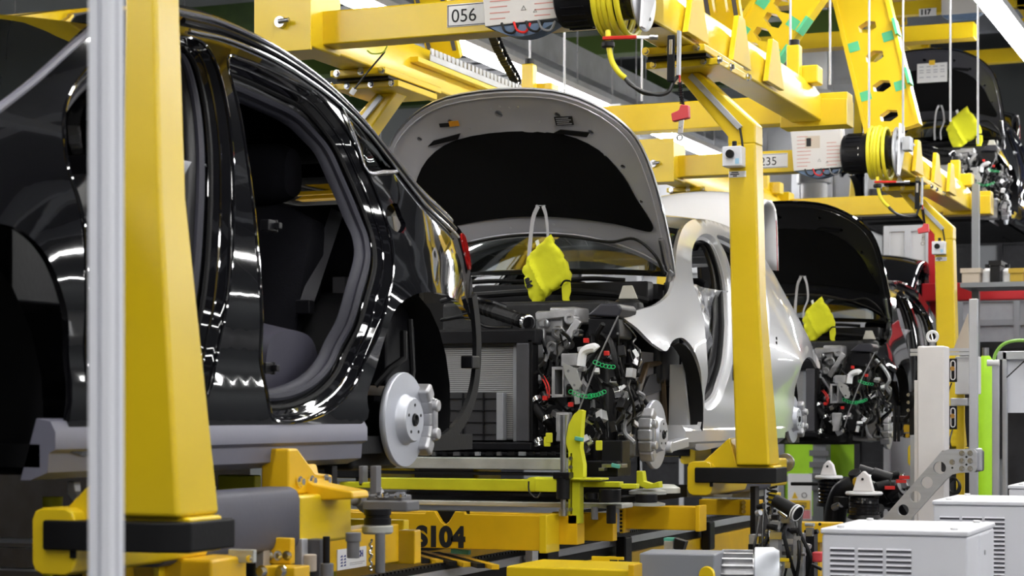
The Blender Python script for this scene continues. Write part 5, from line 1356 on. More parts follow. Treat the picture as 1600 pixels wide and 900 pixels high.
# ------------------------------------------------------------------ lifting pallet under the silver car
def pal(dy, label, with_text):
    t = thing('lift_pallet', label, 'pallet', (-3.9, 8.9 + dy, H - .72))
    D = Vector((0, dy, 0))
    bd = lambda m, nm, mm, par=t, **k: ([v.__iadd__(D) for v in m.v], m.build(nm, mm, par, **k))[1]
    m = MB(); px_box(m, 560, 713, 882, 735, 8.62, .10); bd(m, 'support_bar', PALG, bev=.006)
    m = MB(); px_box(m, 560, 736, 890, 744, 8.60, .14); bd(m, 'rubber_bar', BLK)
    m = MB(); px_box(m, 590, 746, 880, 769, 8.58, .08); bd(m, 'fixture_rail', LIME, bev=.006)
    m = MB(); px_box(m, 560, 780, 972, 795, 8.55, .16); bd(m, 'base_bar', PALG, bev=.005)
    m = MB(); px_box(m, 560, 771, 960, 779, 8.62, .3); bd(m, 'dark_deck', BLKP)
    m = MB(); px_box(m, 560, 706, 900, 712, 8.66, .2); bd(m, 'black_shelf', BLKP)
    rnd = random.Random(4)
    for k in range(14):
        px = 640 + k * 17; m = MB(); px_box(m, px, 706, px + rnd.uniform(5, 11), 712, 8.64, .02); bd(m, 'deck_fitting', rnd.choice((STEEL, GALV, BLK, CAST)))
    # slotted upright with cross arm
    up = [(888, 818), (888, 705), (884, 690), (888, 664), (896, 648), (905, 640), (910, 642), (908, 662), (906, 700), (911, 726), (911, 745), (906, 752), (906, 818)]
    P2 = [(W(p, q, Y=8.46).x, W(p, q, Y=8.46).z) for p, q in up]
    slot = [(W(p, q, Y=8.46).x, W(p, q, Y=8.46).z) for p, q in ((891, 708), (894, 708), (894, 806), (891, 806))]
    m = MB(); panel(m, P2, [slot], lambda x, z: Vector((x, 8.46, z)), .3, rim=lambda x, z: (0, .05, 0)); panel(m, P2, [slot], lambda x, z: Vector((x, 8.51, z)), .3); up_ = bd(m, 'slotted_upright', LIME, angle=25)
    for py in (716, 730, 796): m = MB(); c = W(892.5, py, Y=8.45); m.cyl(c, c - Vector((0, .012, 0)), .009, n=8); bd(m, 'slot_screw', STEEL, up_)
    m = MB(); px_box(m, 826, 746, 938, 751, 8.43, .12); px_box(m, 836, 748, 870, 769, 8.40, .07); cr_ = bd(m, 'cross_arm', LIME, bev=.004)
    m = MB(); c = W(831, 757, Y=8.42); m.cyl(c, c + Vector((0, .09, 0)), .034, n=20); m.lathe(c, (0, -1, 0), [(.034, -.02), (.03, .004), (.001, .006)], 20); bd(m, 'arm_end', LIME)
    m = MB(); px_box(m, 905, 752, 968, 762, 8.5, .06); px_box(m, 970, 756, 994, 764, 8.42, .05); bd(m, 'side_arm', LIME, bev=.004)
    o = [(994, 758), (994, 736), (1004, 736), (1006, 752), (1018, 756), (1030, 752), (1031, 762), (1010, 764)]
    m = MB(); m.prism([W(p, q, Y=8.9) for p, q in o], (0, .05, 0)); bd(m, 'hook_bracket', LIME, bev=.004)
    # guide rods
    m = MB(); m.cyl(W(880, 648, Y=8.42), W(880, 742, Y=8.42), .014); m.cyl(W(880, 780, Y=8.42), W(880, 806, Y=8.42), .013); m.cyl(W(880, 796, Y=8.42), W(880, 806, Y=8.42), .02); rod = bd(m, 'guide_rod', STEEL)
    m = MB(); m.cyl(W(880, 744, Y=8.42), W(880, 780, Y=8.42), .032); m.box(W(880, 743, Y=8.42), (.08, .06, .03)); bd(m, 'rod_sleeve', BLKP, rod, bev=.004)
    for px, y0, y1, r in ((929, 792, 812, .016), (955, 790, 818, .022), (953, 764, 784, .05), (925, 770, 780, .03), (1010, 772, 785, .05)):
        m = MB(); m.cyl(W(px, y0, Y=8.5), W(px, y1, Y=8.5), r, n=20); bd(m, 'guide_bush', BLKP if r != .016 else mat('grey bush', (.14, .14, .15), .5), bev=.003)
    m = MB(); px_box(m, 912, 720, 965, 745, 8.75, .2); px_box(m, 940, 688, 972, 724, 8.8, .12); bd(m, 'clamp_unit', BLKP, bev=.006)
    m = MB(); px_box(m, 940, 725, 972, 731, 8.7, .08); px_box(m, 935, 731, 944, 736, 8.68, .05); bd(m, 'clamp_rail', STEEL, bev=.002)
    for px, py in ((855, 690), (858, 684), (936, 696)):
        c = W(px, py, Y=8.55); bd(MB().box(c, (.03, .03, .045), .3), 'lime_clip', LIME, bev=.004)
    for px, py in ((905, 686), (962, 728)):
        c = W(px, py, Y=8.45); bd(MB().box(c, (.04, .02, .018), .1, 0, .2), 'teal_clip', mat('teal plastic'), bev=.003)
    m = MB(); px_tube(m, [(826, 752, 8.38), (827, 768, 8.38), (838, 778, 8.38), (845, 770, 8.38)], .004, 6); bd(m, 'wire_loop', WIREB)
    for px, y0, y1, Y in ((1034, 757, 770, 9.2), (1012, 764, 772, 9.0), (1010, 784, 790, 9.0)):
        c0, c1 = W(px, y0, Y=Y), W(px, y1, Y=Y); m = MB(); m.lathe((c0.x, Y, c1.z), (0, 0, 1), [(.001, 0), (.09, 0), (.09, (c0.z - c1.z) * .6), (.06, c0.z - c1.z), (.001, c0.z - c1.z)], 28); bd(m, 'pivot_plate', PALG)
    # yellow skid underneath with its number
    z1, z0 = W(700, 803, Y=8.3).z, W(700, 857, Y=8.3).z; xr = W(850, 820, Y=8.3).x; xl = xr - 1.6
    xn = W(695, 803, Y=8.3).x
    pr = [(xl, z0), (xr, z0), (xr, z1), (xn + .10, z1), (xn + .095, z1 + .012), (xn + .05, z1 + .012), (xn + .02, z1 - .035), (xn, z1 - .05), (xn - .02, z1 - .035), (xn - .05, z1 + .012), (xn - .095, z1 + .012), (xn - .10, z1), (xl, z1)]
    m = MB(); m.prism([(x, 8.3, z) for x, z in pr], (0, .03, 0)); fp = bd(m, 'skid_front', GOLD, bev=.004)
    m = MB(); m.bb(xr - .02, xr + .015, 8.29, 8.46, z0 - .01, z1 + .004); bd(m, 'skid_end', YEL, fp, bev=.004)
    if with_text:
        p = W(650, 852, Y=8.3); q = W(727, 851, Y=8.3)
        tx = text('skid_number', 'S104', .125, (p.x, 8.2985 + dy, p.z), (1, 0, 0), (0, 0, 1), INKK, fp, bold=True)
    m = MB(); px_box(m, 668, 798, 722, 824, 8.334, .09); bd(m, 'notch_dark_back', BLK)  # black block added behind the notch so it reads dark
    m = MB(); m.bb(xl, xr + .1, 8.46, 8.56, z0 + .02, z1); bd(m, 'skid_beam', GOLD, bev=.004)
    m = MB(); px_box(m, 862, 800, 958, 846, 8.9, .06); bd(m, 'skid_beam', GOLD, bev=.004)
    m = MB(); px_box(m, 975, 790, 1088, 829, 9.1, .12); px_box(m, 1086, 790, 1093, 831, 9.06, .12); b_ = bd(m, 'skid_box', GOLD, bev=.004)
    m = MB(); px_box(m, 968, 794, 974, 833, 9.06, .1); an = bd(m, 'perforated_angle', GOLD)
    for k in range(6): c = W(970.5, 799 + k * 6, Y=9.06); m = MB(); m.cyl(c, c - Vector((0, .002, 0)), .007, n=8); bd(m, 'angle_hole', INKK, an)
    m = MB(); px_box(m, 1092, 780, 1185, 806, 10.3, .1); sb_ = bd(m, 'skid_beam', GOLD, bev=.004)
    for px in (1163, 1182):
        for py in (785, 792, 799): c = W(px, py, Y=10.3); m = MB(); m.cyl(c, c - Vector((0, .015, 0)), .012, n=8); bd(m, 'beam_bolt', CHROME, sb_)
    m = MB(); px_box(m, 1060, 762, 1172, 778, 10.6, .3); bd(m, 'upper_skid_deck', PALG, bev=.004)
    m = MB(); px_box(m, 640, 560 + 200, 1000, 786, 9.4, .8); bd(m, 'pallet_core', BLK)
    return t


pal(0, 'lifting pallet with lime fixtures and yellow skid numbered S104, under the silver car', True)

# ------------------------------------------------------------------ chain conveyor along the line
XR = -3.62
zr = W(1000, 830, X=XR).z
t = thing('chain_conveyor', 'long chain conveyor with yellow side plates running along the line', 'conveyor', (XR, 8.0, 0))
for x, nm in ((XR, 'n'), (XR - 1.1, 'f')):
    MB().bb(x - .05, x, 7.2, 13.6, zr - .06, zr - .02).build('rail', ALUP, t, bev=.003)
    MB().bb(x - .04, x - .012, 7.2, 13.6, zr - .02, zr).build('rail', BLK, t)
    m = MB()
    for k in range(166):
        y = 7.25 + k * .038; m.bb(x - .044, x - .008, y, y + .024, zr, zr + .010)
    m.build('chain_links', BLKP, t)['kind'] = 'stuff'
    MB().bb(x - .035, x - .015, 7.2, 13.6, zr - .12, zr - .06).build('rail_web', BLK, t)
    MB().bb(x - .02, x + .01, 7.2, 13.6, zr - .36, zr - .11).build('side_plate', GOLD, t, bev=.004)
for k in range(4):
    y = 7.4 + k * 1.9
    for x in (XR - .02, XR - 1.1): MB().bb(x - .06, x, y, y + .08, 0, zr - .34).build('leg', GOLD, t, bev=.004)
for px, y0, y1 in ((979, 838, 882), (1110, 815, 859)):
    p = W(px, y0, X=XR + .06); q = W(px, y1, X=XR + .06)
    MB().bb(XR + .015, XR + .075, p.y - .06, p.y + .06, q.z, p.z).build('guide_block', BLKP, t, bev=.012)
p = W(862, 862, X=XR + .06); MB().bb(XR + .01, XR + .07, p.y - .08, p.y + .08, p.z - .12, p.z).build('sensor_block', BLKP, t, bev=.006)
p = W(838, 860, X=XR + .06); MB().bb(XR + .02, XR + .06, p.y - .05, p.y + .03, p.z - .12, p.z + .01).build('reflector', WHT, t, bev=.004)
for k in range(9):
    a = Vector((-4.50 + k * .085, 8.98 - k * .04, zr + .01)); MB().beam(a, a + Vector((.50, -.62, 0)), .035, .02).build('slat', GOLD if k % 2 == 0 else BLK, t)
m = MB(); q = W(720, 862, Y=8.5); m.box(q, (.09, .03, .02), 0, 0, .06); m.build('teal_marker', mat('teal plastic'), t)

# ------------------------------------------------------------------ station frame below the black suv
t = thing('station_frame', 'yellow station frame with a maker plate and grey cylinders, below the suv', 'frame', (-3.3, 5.8, H - .7))
xs = -3.30
a, b = W(470, 846, X=xs), W(624, 830, X=xs)
zb_ = W(560, 888, X=xs).z
MB().bb(xs - .12, xs, a.y, b.y, zb_, a.z + .02).build('side_beam', GOLD, t, bev=.006)
MB().bb(xs - .30, xs + .02, b.y, b.y + .05, zb_ - .01, a.z + .035).build('beam_flange', YEL, t, bev=.006)
m = MB(); px_box(m, 622, 828, 648, 882, 6.75, .06); m.build('end_box', GOLD, t, bev=.006)
p, q = W(526, 860, X=xs), W(571, 888, X=xs); z_a, z_b = W(548, 856, X=xs).z, W(548, 888, X=xs).z
pl = MB().bb(xs, xs + .004, p.y, q.y, z_b, z_a).build('maker_plate', PAPER, t)
L_ = q.y - p.y; hgt = z_a - z_b
for i in range(2):
    for j in range(4):
        y = p.y + L_ * (.09 + .11 * i); z = z_b + hgt * (.16 + .15 * j); m = MB(); m.prism([(xs + .004, y, z), (xs + .004, y + L_ * .08, z), (xs + .004, y + L_ * .07, z + hgt * .1), (xs + .004, y + L_ * .03, z + hgt * .06)], (.001, 0, 0)); m.build('logo_chip', INKB, pl)
text('maker_name', 'ECH', hgt * .42, (xs + .0045, p.y + L_ * .62, z_b + hgt * .52), (0, 1, 0), (0, 0, 1), INKB, pl, bold=True)
m = MB(); m.bb(xs + .004, xs + .005, p.y + L_ * .42, p.y + L_ * .93, z_b + hgt * .24, z_b + hgt * .29); m.build('print_line', HOODG, pl)
m = MB(); m.bb(xs + .004, xs + .005, p.y + L_ * .42, p.y + L_ * .86, z_b + hgt * .16, z_b + hgt * .2); m.build('print_line', HOODG, pl)
# cylinders and rods in front
for px, y0, y1, r, mm, Y in ((552, 836, 872, .020, mat('grey bush'), 5.5), (552, 832, 846, .024, mat('grey bush'), 5.5), (594, 832, 895, .016, mat('grey bush'), 5.75), (510, 838, 884, .011, BLKP, 5.4), (511, 880, 905, .02, mat('grey bush'), 5.4)):
    MB().cyl(W(px, y0, Y=Y), W(px, y1, Y=Y), r, n=18).build('piston', mm, t, bev=.002)
c = W(590, 834, Y=5.78); m = MB(); m.lathe(c, (0, 0, 1), [(.001, 0), (.045, 0), (.05, .006), (.05, .024), (.04, .03), (.001, .03)], 28); m.build('collar', PALG, t)
m = MB(); m.lathe(c + Vector((0, 0, .03)), (0, 0, 1), [(.001, 0), (.044, 0), (.044, .02), (.040, .022), (.040, .03), (.044, .032), (.044, .05), (.001, .05)], 24); m.build('knurled_nut', BLKP, t)
MB().tube([c + Vector((-.025 + .004 * math.cos(k), .004 * math.sin(k), -.02 - k * .004)) for k in range(26)], .004, 6).build('spring', CHROME, t)
m = MB(); px_box(m, 566, 782, 636, 800, 5.85, .1); px_box(m, 572, 773, 628, 784, 5.9, .08); m.build('roller_carriage', mat('grey bush'), t, bev=.006)
for px in (572, 592, 602, 622, 630): bolt(t, W(px, 776, Y=5.88), (0, -.3, 1), .010)
for px, y0, y1, w_ in ((578, 728, 800, 10), (560, 728, 760, 7), (506, 728, 760, 13), (478, 726, 762, 8)):
    m = MB(); px_box(m, px, y0, px + w_, y1, 6.0, .04); m.build('upright', mat('grey bush') if w_ != 13 else BLKP, t, bev=.003)
m = MB(); px_box(m, 530, 753, 578, 763, 6.0, .06); m.build('lime_arm', LIME, t, bev=.004)
m = MB(); px_box(m, 412, 722, 436, 766, 6.0, .06); m.build('lime_post', LIME, t, bev=.006)
m = MB(); px_box(m, 340, 742, 398, 770, 6.2, .05); m.build('lime_post', LIME, t, bev=.006)
m = MB(); m.prism([W(p_, q_, Y=5.6) for p_, q_ in ((449, 726), (468, 726), (472, 744), (490, 756), (550, 768), (552, 780), (498, 782), (470, 768), (452, 765))], (0, .12, 0)); m.build('curved_arm', GOLD, t, bev=.008)
m = MB(); px_box(m, 412, 840, 454, 882, 5.3, .03); hp = m.build('bolted_plate', GOLD, t, bev=.004)
for px in (421, 435, 449): bolt(hp, W(px, 868, Y=5.3), (0, -1, 0), .010)
m = MB(); px_box(m, 404, 885, 460, 930, 5.2, .1); lp = m.build('bolted_plate', GOLD, t, bev=.004)
for px in (410, 440): bolt(lp, W(px, 893, Y=5.2), (0, -1, 0), .013)
m = MB(); px_box(m, 460, 842, 500, 910, 5.5, .06); m.build('cylinder_housing', mat('shield dark grey'), t, bev=.004)
m = MB(); m.cyl(W(484, 866, Y=5.48), W(484, 893, Y=5.48), .022); m.build('beige_cylinder', BEIGE, t, bev=.004)
m = MB(); px_box(m, 460, 842, 472, 930, 5.45, .04); m.build('upright', ALUP, t, bev=.003)
m = MB(); px_box(m, 400, 850, 412, 930, 5.25, .04); m.build('upright', ALUP, t, bev=.003)
m = MB(); px_box(m, 120, 868, 330, 940, 4.75, .2); m.build('base_beam', GOLD, t, bev=.01)
m = MB(); px_box(m, 356, 858, 396, 880, 4.9, .02); sp = m.build('screwed_plate', PALG, t, bev=.003)
for px in (361, 390): bolt(sp, W(px, 873, Y=4.9), (0, -1, 0), .007)
m = MB(); px_box(m, 240, 866, 248, 940, 4.72, .03); m.build('beam_rib', YEL, t)
for px, y0, y1 in ((0, 838, 850), (0, 852, 858), (10, 884, 896)):
    m = MB(); px_box(m, px - 120, y0, px + 72 + (60 if y0 > 880 else 0), y1, 4.9, .04); m.build('cross_rail', ALUP, t)
m = MB(); px_box(m, 82, 885, 110, 940, 4.6, .06); m.build('black_foot', BLKP, t, bev=.004)
m = MB(); m.prism([W(p_, q_, Y=4.6) for p_, q_ in ((104, 752), (116, 752), (117, 768), (134, 790), (120, 792), (105, 772))], (0, .03, 0)); m.build('steel_hook', ALU, t, bev=.003)
# dark lift gear under the suv, table and base stretched forward to darken the floor
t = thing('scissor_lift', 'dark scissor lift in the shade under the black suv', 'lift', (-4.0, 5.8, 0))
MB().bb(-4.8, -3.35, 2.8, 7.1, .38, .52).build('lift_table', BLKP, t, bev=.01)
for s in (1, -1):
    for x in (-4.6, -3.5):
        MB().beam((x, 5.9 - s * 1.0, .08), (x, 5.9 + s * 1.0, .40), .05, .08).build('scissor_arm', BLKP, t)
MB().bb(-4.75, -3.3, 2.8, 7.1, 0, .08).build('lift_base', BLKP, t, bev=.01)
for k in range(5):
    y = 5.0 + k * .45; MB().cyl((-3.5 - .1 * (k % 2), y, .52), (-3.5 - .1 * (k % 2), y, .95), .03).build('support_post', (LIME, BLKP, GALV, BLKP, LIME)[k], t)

# ------------------------------------------------------------------ pneumatic station to the right of the near post
t = thing('valve_station', 'pneumatic station of steel blocks and black hoses, right of the conveyor', 'machine', W(1230, 880, Y=9.4))
rnd = random.Random(8)
for (x0, y0, x1, y1, Y, mm, nm) in ((1239, 833, 1255, 905, 9.3, ALU, 'steel_column'), (1256, 828, 1272, 905, 9.35, BLKP, 'hose_column'), (1222, 808, 1242, 842, 9.3, GALV, 'valve_plate'), (1202, 835, 1216, 905, 9.2, GALV, 'steel_column'), (1216, 850, 1240, 868, 9.3, mat('grey bush'), 'valve_block'), (1200, 805, 1212, 832, 9.3, ALU, 'valve_block'), (1186, 800, 1200, 905, 9.5, mat('shield dark grey'), 'hose_column'), (1222, 802, 1240, 812, 9.28, YEL, 'yellow_clamp'), (1208, 872, 1232, 878, 9.2, YEL, 'yellow_clamp'), (1172, 760, 1180, 905, 9.6, BLKP, 'hose_column'), (1200, 770, 1214, 788, 9.4, YEL, 'yellow_clamp'), (1170, 835, 1186, 880, 9.35, ALU, 'steel_column')):
    m = MB(); px_box(m, x0, y0, x1, y1, Y, .08); m.build(nm, mm, t, bev=.003)
for k in range(34):
    px, py = rnd.uniform(1178, 1275), rnd.uniform(790, 898); c = W(px, py, Y=9.2 + rnd.uniform(0, .1)); m = MB()
    if k % 2: m.box(c, (rnd.uniform(.02, .06), .04, rnd.uniform(.015, .04)))
    else: m.cyl(c, c + Vector((rnd.uniform(.02, .05), -.01, rnd.uniform(-.03, .03))), rnd.uniform(.007, .016), n=10)
    m.build('fitting', rnd.choice((STEEL, CAST, BLKP, BLKP, CHROME, GALV)), t)
for k in range(9):
    x = rnd.uniform(1180, 1270); m = MB(); px_tube(m, [(x, rnd.uniform(780, 800), 9.4), (x + rnd.uniform(-12, 12), 830, 9.25), (x + rnd.uniform(-16, 16), 870, 9.22), (x + rnd.uniform(-12, 12), 905, 9.3)], rnd.choice((.006, .009)), 6); m.build('air_hose', rnd.choice((BLK, WIREB, mat('blue hose', (.03, .05, .25), .4), BLKG)), t)
a, b = W(1212, 782, Y=9.1), W(1246, 802, Y=9.05); m = MB(); m.cyl(a, b, .030, .036, n=20); m.build('black_sleeve', BLK, t)
for f in (.9, 1.0): p = a + (b - a) * f; d = (b - a).normalized(); MB().lathe(p, d, [(.036, -.004), (.039, -.003), (.039, .003), (.034, .004)], 20).build('white_ring', WHT, t)
MB().tube([W(1206, 760, Y=9.4) + Vector((.022 * math.cos(k * .8), .022 * math.sin(k * .8), -k * .003)) for k in range(50)], .006, 6).build('spring', BLK, t)
c = W(1278, 870, Y=9.3); MB().box(c, (.05, .05, .05)).build('red_connector', mat('dull red plastic'), t, bev=.01)
t = thing('yellow_cross_bar', 'short yellow bar beside the white slotted cabinet', 'bar', W(1270, 845, Y=9.8))
m = MB(); px_box(m, 1243, 816, 1310, 849, 9.8, .12); o_ = m.build('bar_body', GOLD, t, bev=.005)
m = MB(); c = W(1281, 819, Y=9.8); m.cyl(c, c - Vector((0, .002, 0)), .008, n=8); m.build('bar_hole', INKK, o_)
MB().bb(W(1270, 840, Y=9.9).x - .05, W(1270, 840, Y=9.9).x + .05, 9.84, 9.92, 0, W(1270, 845, Y=9.85).z).build('leg', GOLD, t)
# ------------------------------------------------------------------ shock absorbers and axle on a rack, far right
def strut(px, y_cap, y_bot, Y, label, s=1.):
    c = W(px, y_cap, Y=Y); zb = W(px, y_bot, Y=Y).z; k = s
    t = thing('suspension_strut', label, 'shock absorber', (c.x, Y, zb), 'struts on the axle rack')
    m = MB(); m.lathe((c.x, Y, c.z), (0, 0, 1), [(.001, 0), (.085 * k, 0), (.09 * k, -.012), (.085 * k, -.02), (.001, -.02)], 28); m.build('top_plate', WHT, t)
    m = MB(); m.prism([(c.x - .05 * k, Y - .04, c.z), (c.x + .05 * k, Y - .04, c.z), (c.x + .03 * k, Y - .03, c.z + .07 * k), (c.x, Y - .02, c.z + .10 * k), (c.x - .03 * k, Y - .03, c.z + .07 * k)], (0, .06, 0)); dp = m.build('top_bracket', CREAM, t, bev=.008)
    q = Vector((c.x, Y - .041, c.z + .06 * k)); MB().cyl(q, q - Vector((0, .002, 0)), .008, n=8).build('bracket_hole', INKK, dp)
    n = 90; h = c.z - .02 - zb
    MB().tube([Vector((c.x + .062 * k * math.cos(j * .5), Y + .062 * k * math.sin(j * .5), c.z - .03 - j * h * .62 / n)) for j in range(n)], .012 * k, 6).build('coil_spring', BLKG, t)
    MB().cyl((c.x, Y, zb), (c.x, Y, c.z - .02), .035 * k).build('damper', BLK, t)
    MB().lathe((c.x, Y, zb + h * .36), (0, 0, 1), [(.001, 0), (.08 * k, 0), (.075 * k, .02), (.001, .02)], 20).build('spring_seat', BLKP, t)
    return t


strut(1295, 743, 815, 12.6, 'upright black strut with white top plate before the green panels')
strut(1350, 768, 830, 11.8, 'black strut with white top plate under the axle parts', 1.25)
t = thing('axle_unit', 'black axle assembly with steel bolts lying on the rack', 'axle', W(1390, 800, Y=12.2))
rnd = random.Random(2)
m = MB(); m.tube(cr([W(p, q, Y=12.2) for p, q in ((1304, 818), (1308, 790), (1318, 768), (1340, 762), (1380, 775), (1420, 780))], 5), .07, 10); m.build('axle_beam', BLKP, t)
for k in range(48):
    px, py = rnd.uniform(1312, 1420), rnd.uniform(742, 805); c = W(px, py, Y=12.0 + rnd.uniform(0, .5)); m = MB()
    if k % 3: m.cyl(c, c + Vector((rnd.uniform(-.12, .12), rnd.uniform(-.06, .06), rnd.uniform(-.04, .06))), rnd.uniform(.015, .05), n=10)
    else: m.box(c, (rnd.uniform(.04, .12), .08, rnd.uniform(.03, .08)), rnd.random(), rnd.random())
    m.build('axle_part', rnd.choice((BLKP, BLKG, BLKP, BLK, BLKG, STEEL, CHROME)), t, bev=.004)
for px, py in ((1413, 746), (1408, 752), (1390, 762)): MB().box(W(px, py, Y=12.0), (.06, .03, .02), .3).build('red_clip', RED, t)
t = thing('parts_rack', 'dark rack carrying the axle and struts', 'rack', W(1370, 830, Y=12.3))
xl, xr = W(1285, 830, Y=12.3).x, W(1425, 830, Y=12.3).x; zt = W(1350, 818, Y=12.3).z
MB().bb(xl, xr, 11.7, 13.0, zt - .06, zt).build('shelf', mat('shield dark grey'), t, bev=.006)
for x in (xl + .04, xr - .04):
    for y in (11.75, 12.95): MB().bb(x - .03, x + .03, y - .03, y + .03, 0, zt - .05).build('leg', mat('shield dark grey'), t)
MB().cyl(W(1236, 756, Y=13.2), W(1440, 756, Y=13.2), .012, n=8).build('black_rail', BLK, t)
# tool on a bracket by the column
t = thing('screw_tool', 'black screwing tool held at the left of the cream column', 'tool', W(1402, 680, Y=11.2))
for px in (1398, 1404): MB().cyl(W(px, 634, Y=11.2), W(px, 690, Y=11.2), .009).build('tool_spindle', BLKP, t)
m = MB(); px_box(m, 1392, 650, 1418, 660, 11.2, .05); m.build('tool_body', BLKP, t, bev=.006)
MB().tube(cr([W(1414, 655, Y=11.2), W(1421, 648, Y=11.15), W(1424, 634, Y=11.1), W(1428, 620, Y=11.1)], 5), .012, 8).build('tool_arm', BLK, t)
m = MB(); px_box(m, 1421, 612, 1428, 680, 11.1, .03); tp = m.build('tool_plate', BLKP, t)
for py in (617, 629, 641): p = W(1420, py, Y=11.09); MB().cyl(p, p - Vector((0, .02, 0)), .01, n=8).build('plate_screw', CHROME, tp)


# ------------------------------------------------------------------ background machines
def enclosure(name, label, cat, x0, y0, x1, y1, Y, dep, frame_m, panel_m, nx=2, nz=2, to_floor=True, fr=.03):
    a, b = W(x0, y0, Y=Y), W(x1, y1, Y=Y); zb = 0 if to_floor else b.z
    t = thing(name, label, cat, ((a.x + b.x) / 2, Y, zb)); w = b.x - a.x; h = a.z - b.z
    for i in range(nx + 1):
        x = a.x + w * i / nx; MB().bb(x - fr, x + fr, Y - .03, Y + .03, zb, a.z).build('upright', frame_m, t)
    for j in range(nz + 1):
        z = b.z + h * j / nz; MB().bb(a.x - fr, b.x + fr, Y - .025, Y + .025, z - fr, z + fr).build('cross_rail', frame_m, t)
    for i in range(nx):
        for j in range(nz):
            mm = panel_m[(i + j * nx) % len(panel_m)]
            if mm: MB().bb(a.x + w * i / nx + fr, a.x + w * (i + 1) / nx - fr, Y, Y + .02, b.z + h * j / nz + fr, b.z + h * (j + 1) / nz - fr).build('panel', mm, t)
    MB().bb(a.x, b.x, Y + .03, Y + dep, zb, a.z).build('casing', frame_m, t)
    return t


GF = mat('frame mid grey', (.24, .25, .27), .5)
PALE = mat('pale enclosure grey', (.50, .51, .54), .5, var=.06)
DARKM = mat('dim machine dark')
enclosure('green_panel_fence', 'bright green panels in a grey frame, low behind the silver car', 'fence', 1222, 686, 1340, 812, 20.6, .05, GF, [LGRN, LGRN], 2, 2)
t = thing('grey_pillar', 'grey machine pillar between the green panels', 'pillar', W(1280, 760, Y=20.3)); a = W(1270, 676, Y=20.3); b = W(1291, 676, Y=20.3)
MB().bb(a.x, b.x, 20.3, 20.5, 0, a.z).build('pillar_body', GF, t)
for k in range(5): q = W(1280, 690 + 18 * k, Y=20.3); MB().bb(a.x - .03, b.x + .03, 20.27, 20.3, q.z - .03, q.z + .03).build('pillar_collar', mat('grey bush'), t)
t = thing('warning_board', 'white board with yellow and red warning fields, low on the green fence', 'sign', W(1250, 800, Y=20.0)); a = W(1231, 740, Y=20.0); b = W(1268, 812, Y=20.0); w = b.x - a.x; h = a.z - b.z
bo = MB().bb(a.x, b.x, 20.0, 20.02, b.z, a.z).build('board', PAPER, t)
for z0, z1, mm in ((.22, .42, WARNY), (.02, .20, PINK)): MB().bb(a.x + w * .06, b.x - w * .06, 19.99, 20.0, b.z + h * z0, b.z + h * z1).build('warning_field', mm, bo)
MB().prism([(a.x + w * .18, 19.99, b.z + h * .46), (a.x + w * .42, 19.99, b.z + h * .46), (a.x + w * .3, 19.99, b.z + h * .60)], (0, .01, 0)).build('warning_triangle', WARNY, bo)
MB().lathe((a.x + w * .7, 19.995, b.z + h * .53), (0, -1, 0), [(w * .09, 0), (w * .11, 0), (w * .11, .004), (w * .09, .004)], 20).build('warning_ring', INKK, bo)
for k in range(3): MB().bb(a.x + w * .14, b.x - w * .2, 19.985, 19.99, b.z + h * (.27 + .04 * k), b.z + h * (.285 + .04 * k)).build('print_line', INKK, bo)
MB().bb(a.x + w * .4, a.x + w * .5, 20.02, 20.08, 0, b.z + h * .5).build('leg', GF, t)
enclosure('dark_machine', 'dark machine bay behind the axle rack', 'machine', 1340, 676, 1440, 780, 20.4, 1.0, DARKM, [DARKM], 2, 2)
enclosure('pale_enclosure', 'tall pale grey machine enclosure behind the hole row arms', 'enclosure', 1196, 30, 1350, 345, 26.0, 1.2, PALE, [PALE, mat('wall light', (.60, .61, .63), .5), PALE], 3, 3)
enclosure('pale_enclosure', 'pale grey enclosure behind plate 235 and the silver car roof', 'enclosure', 1000, 262, 1200, 420, 24.0, 1.2, PALE, [mat('wall light'), PALE], 3, 2)
t = thing('white_column', 'white round column with collar, behind the upper hole row arm', 'column', W(1272, 200, Y=25.3)); a = W(1272, 0, Y=25.3)
MB().cyl((a.x, 25.3, 0), (a.x, 25.3, ZC), .17, n=20).build('column_shaft', WHT, t)
for py in (60, 150, 280): q = W(1272, py, Y=25.3); MB().cyl((a.x, 25.3, q.z - .06), (a.x, 25.3, q.z + .06), .22, n=20).build('column_collar', PALE, t)
t = thing('red_barrier_beam', 'red horizontal beam across the far right background', 'beam', W(1540, 466, Y=19.0)); a, b = W(1440, 443, Y=19.0), W(1680, 466, Y=19.0)
MB().bb(a.x, b.x, 19.0, 19.15, b.z, a.z).build('beam_body', REDB, t, bev=.01)
a2 = W(1451, 350, Y=19.2); b2 = W(1464, 443, Y=19.2); MB().bb(a2.x, b2.x, 19.16, 19.3, 0, a2.z).build('red_post', REDB, t, bev=.01)
MB().bb(b.x - .2, b.x - .08, 19.16, 19.3, 0, a.z).build('red_post', REDB, t, bev=.01)
enclosure('white_switch_cabinet', 'white switch cabinet beside the red post in the background', 'cabinet', 1386, 358, 1452, 450, 20.0, .6, PALE, [mat('wall light')], 2, 1)
enclosure('steel_portal', 'grey steel portal below the red beam', 'portal', 1500, 468, 1680, 540, 20.5, .5, GF, [mat('mid steel grey', (.34, .35, .38), .5, var=.15), GF], 2, 2)
enclosure('machine_block', 'dark machine block right of the rear black hatchback', 'machine', 1496, 540, 1680, 800, 18.0, 1.0, DARKM, [DARKM, GF, DARKM, DARKM], 3, 3)
t = thing('green_cylinder', 'green gas cylinder behind the profile stand', 'cylinder', W(1540, 700, Y=15.0)); a = W(1540, 556, Y=15.0)
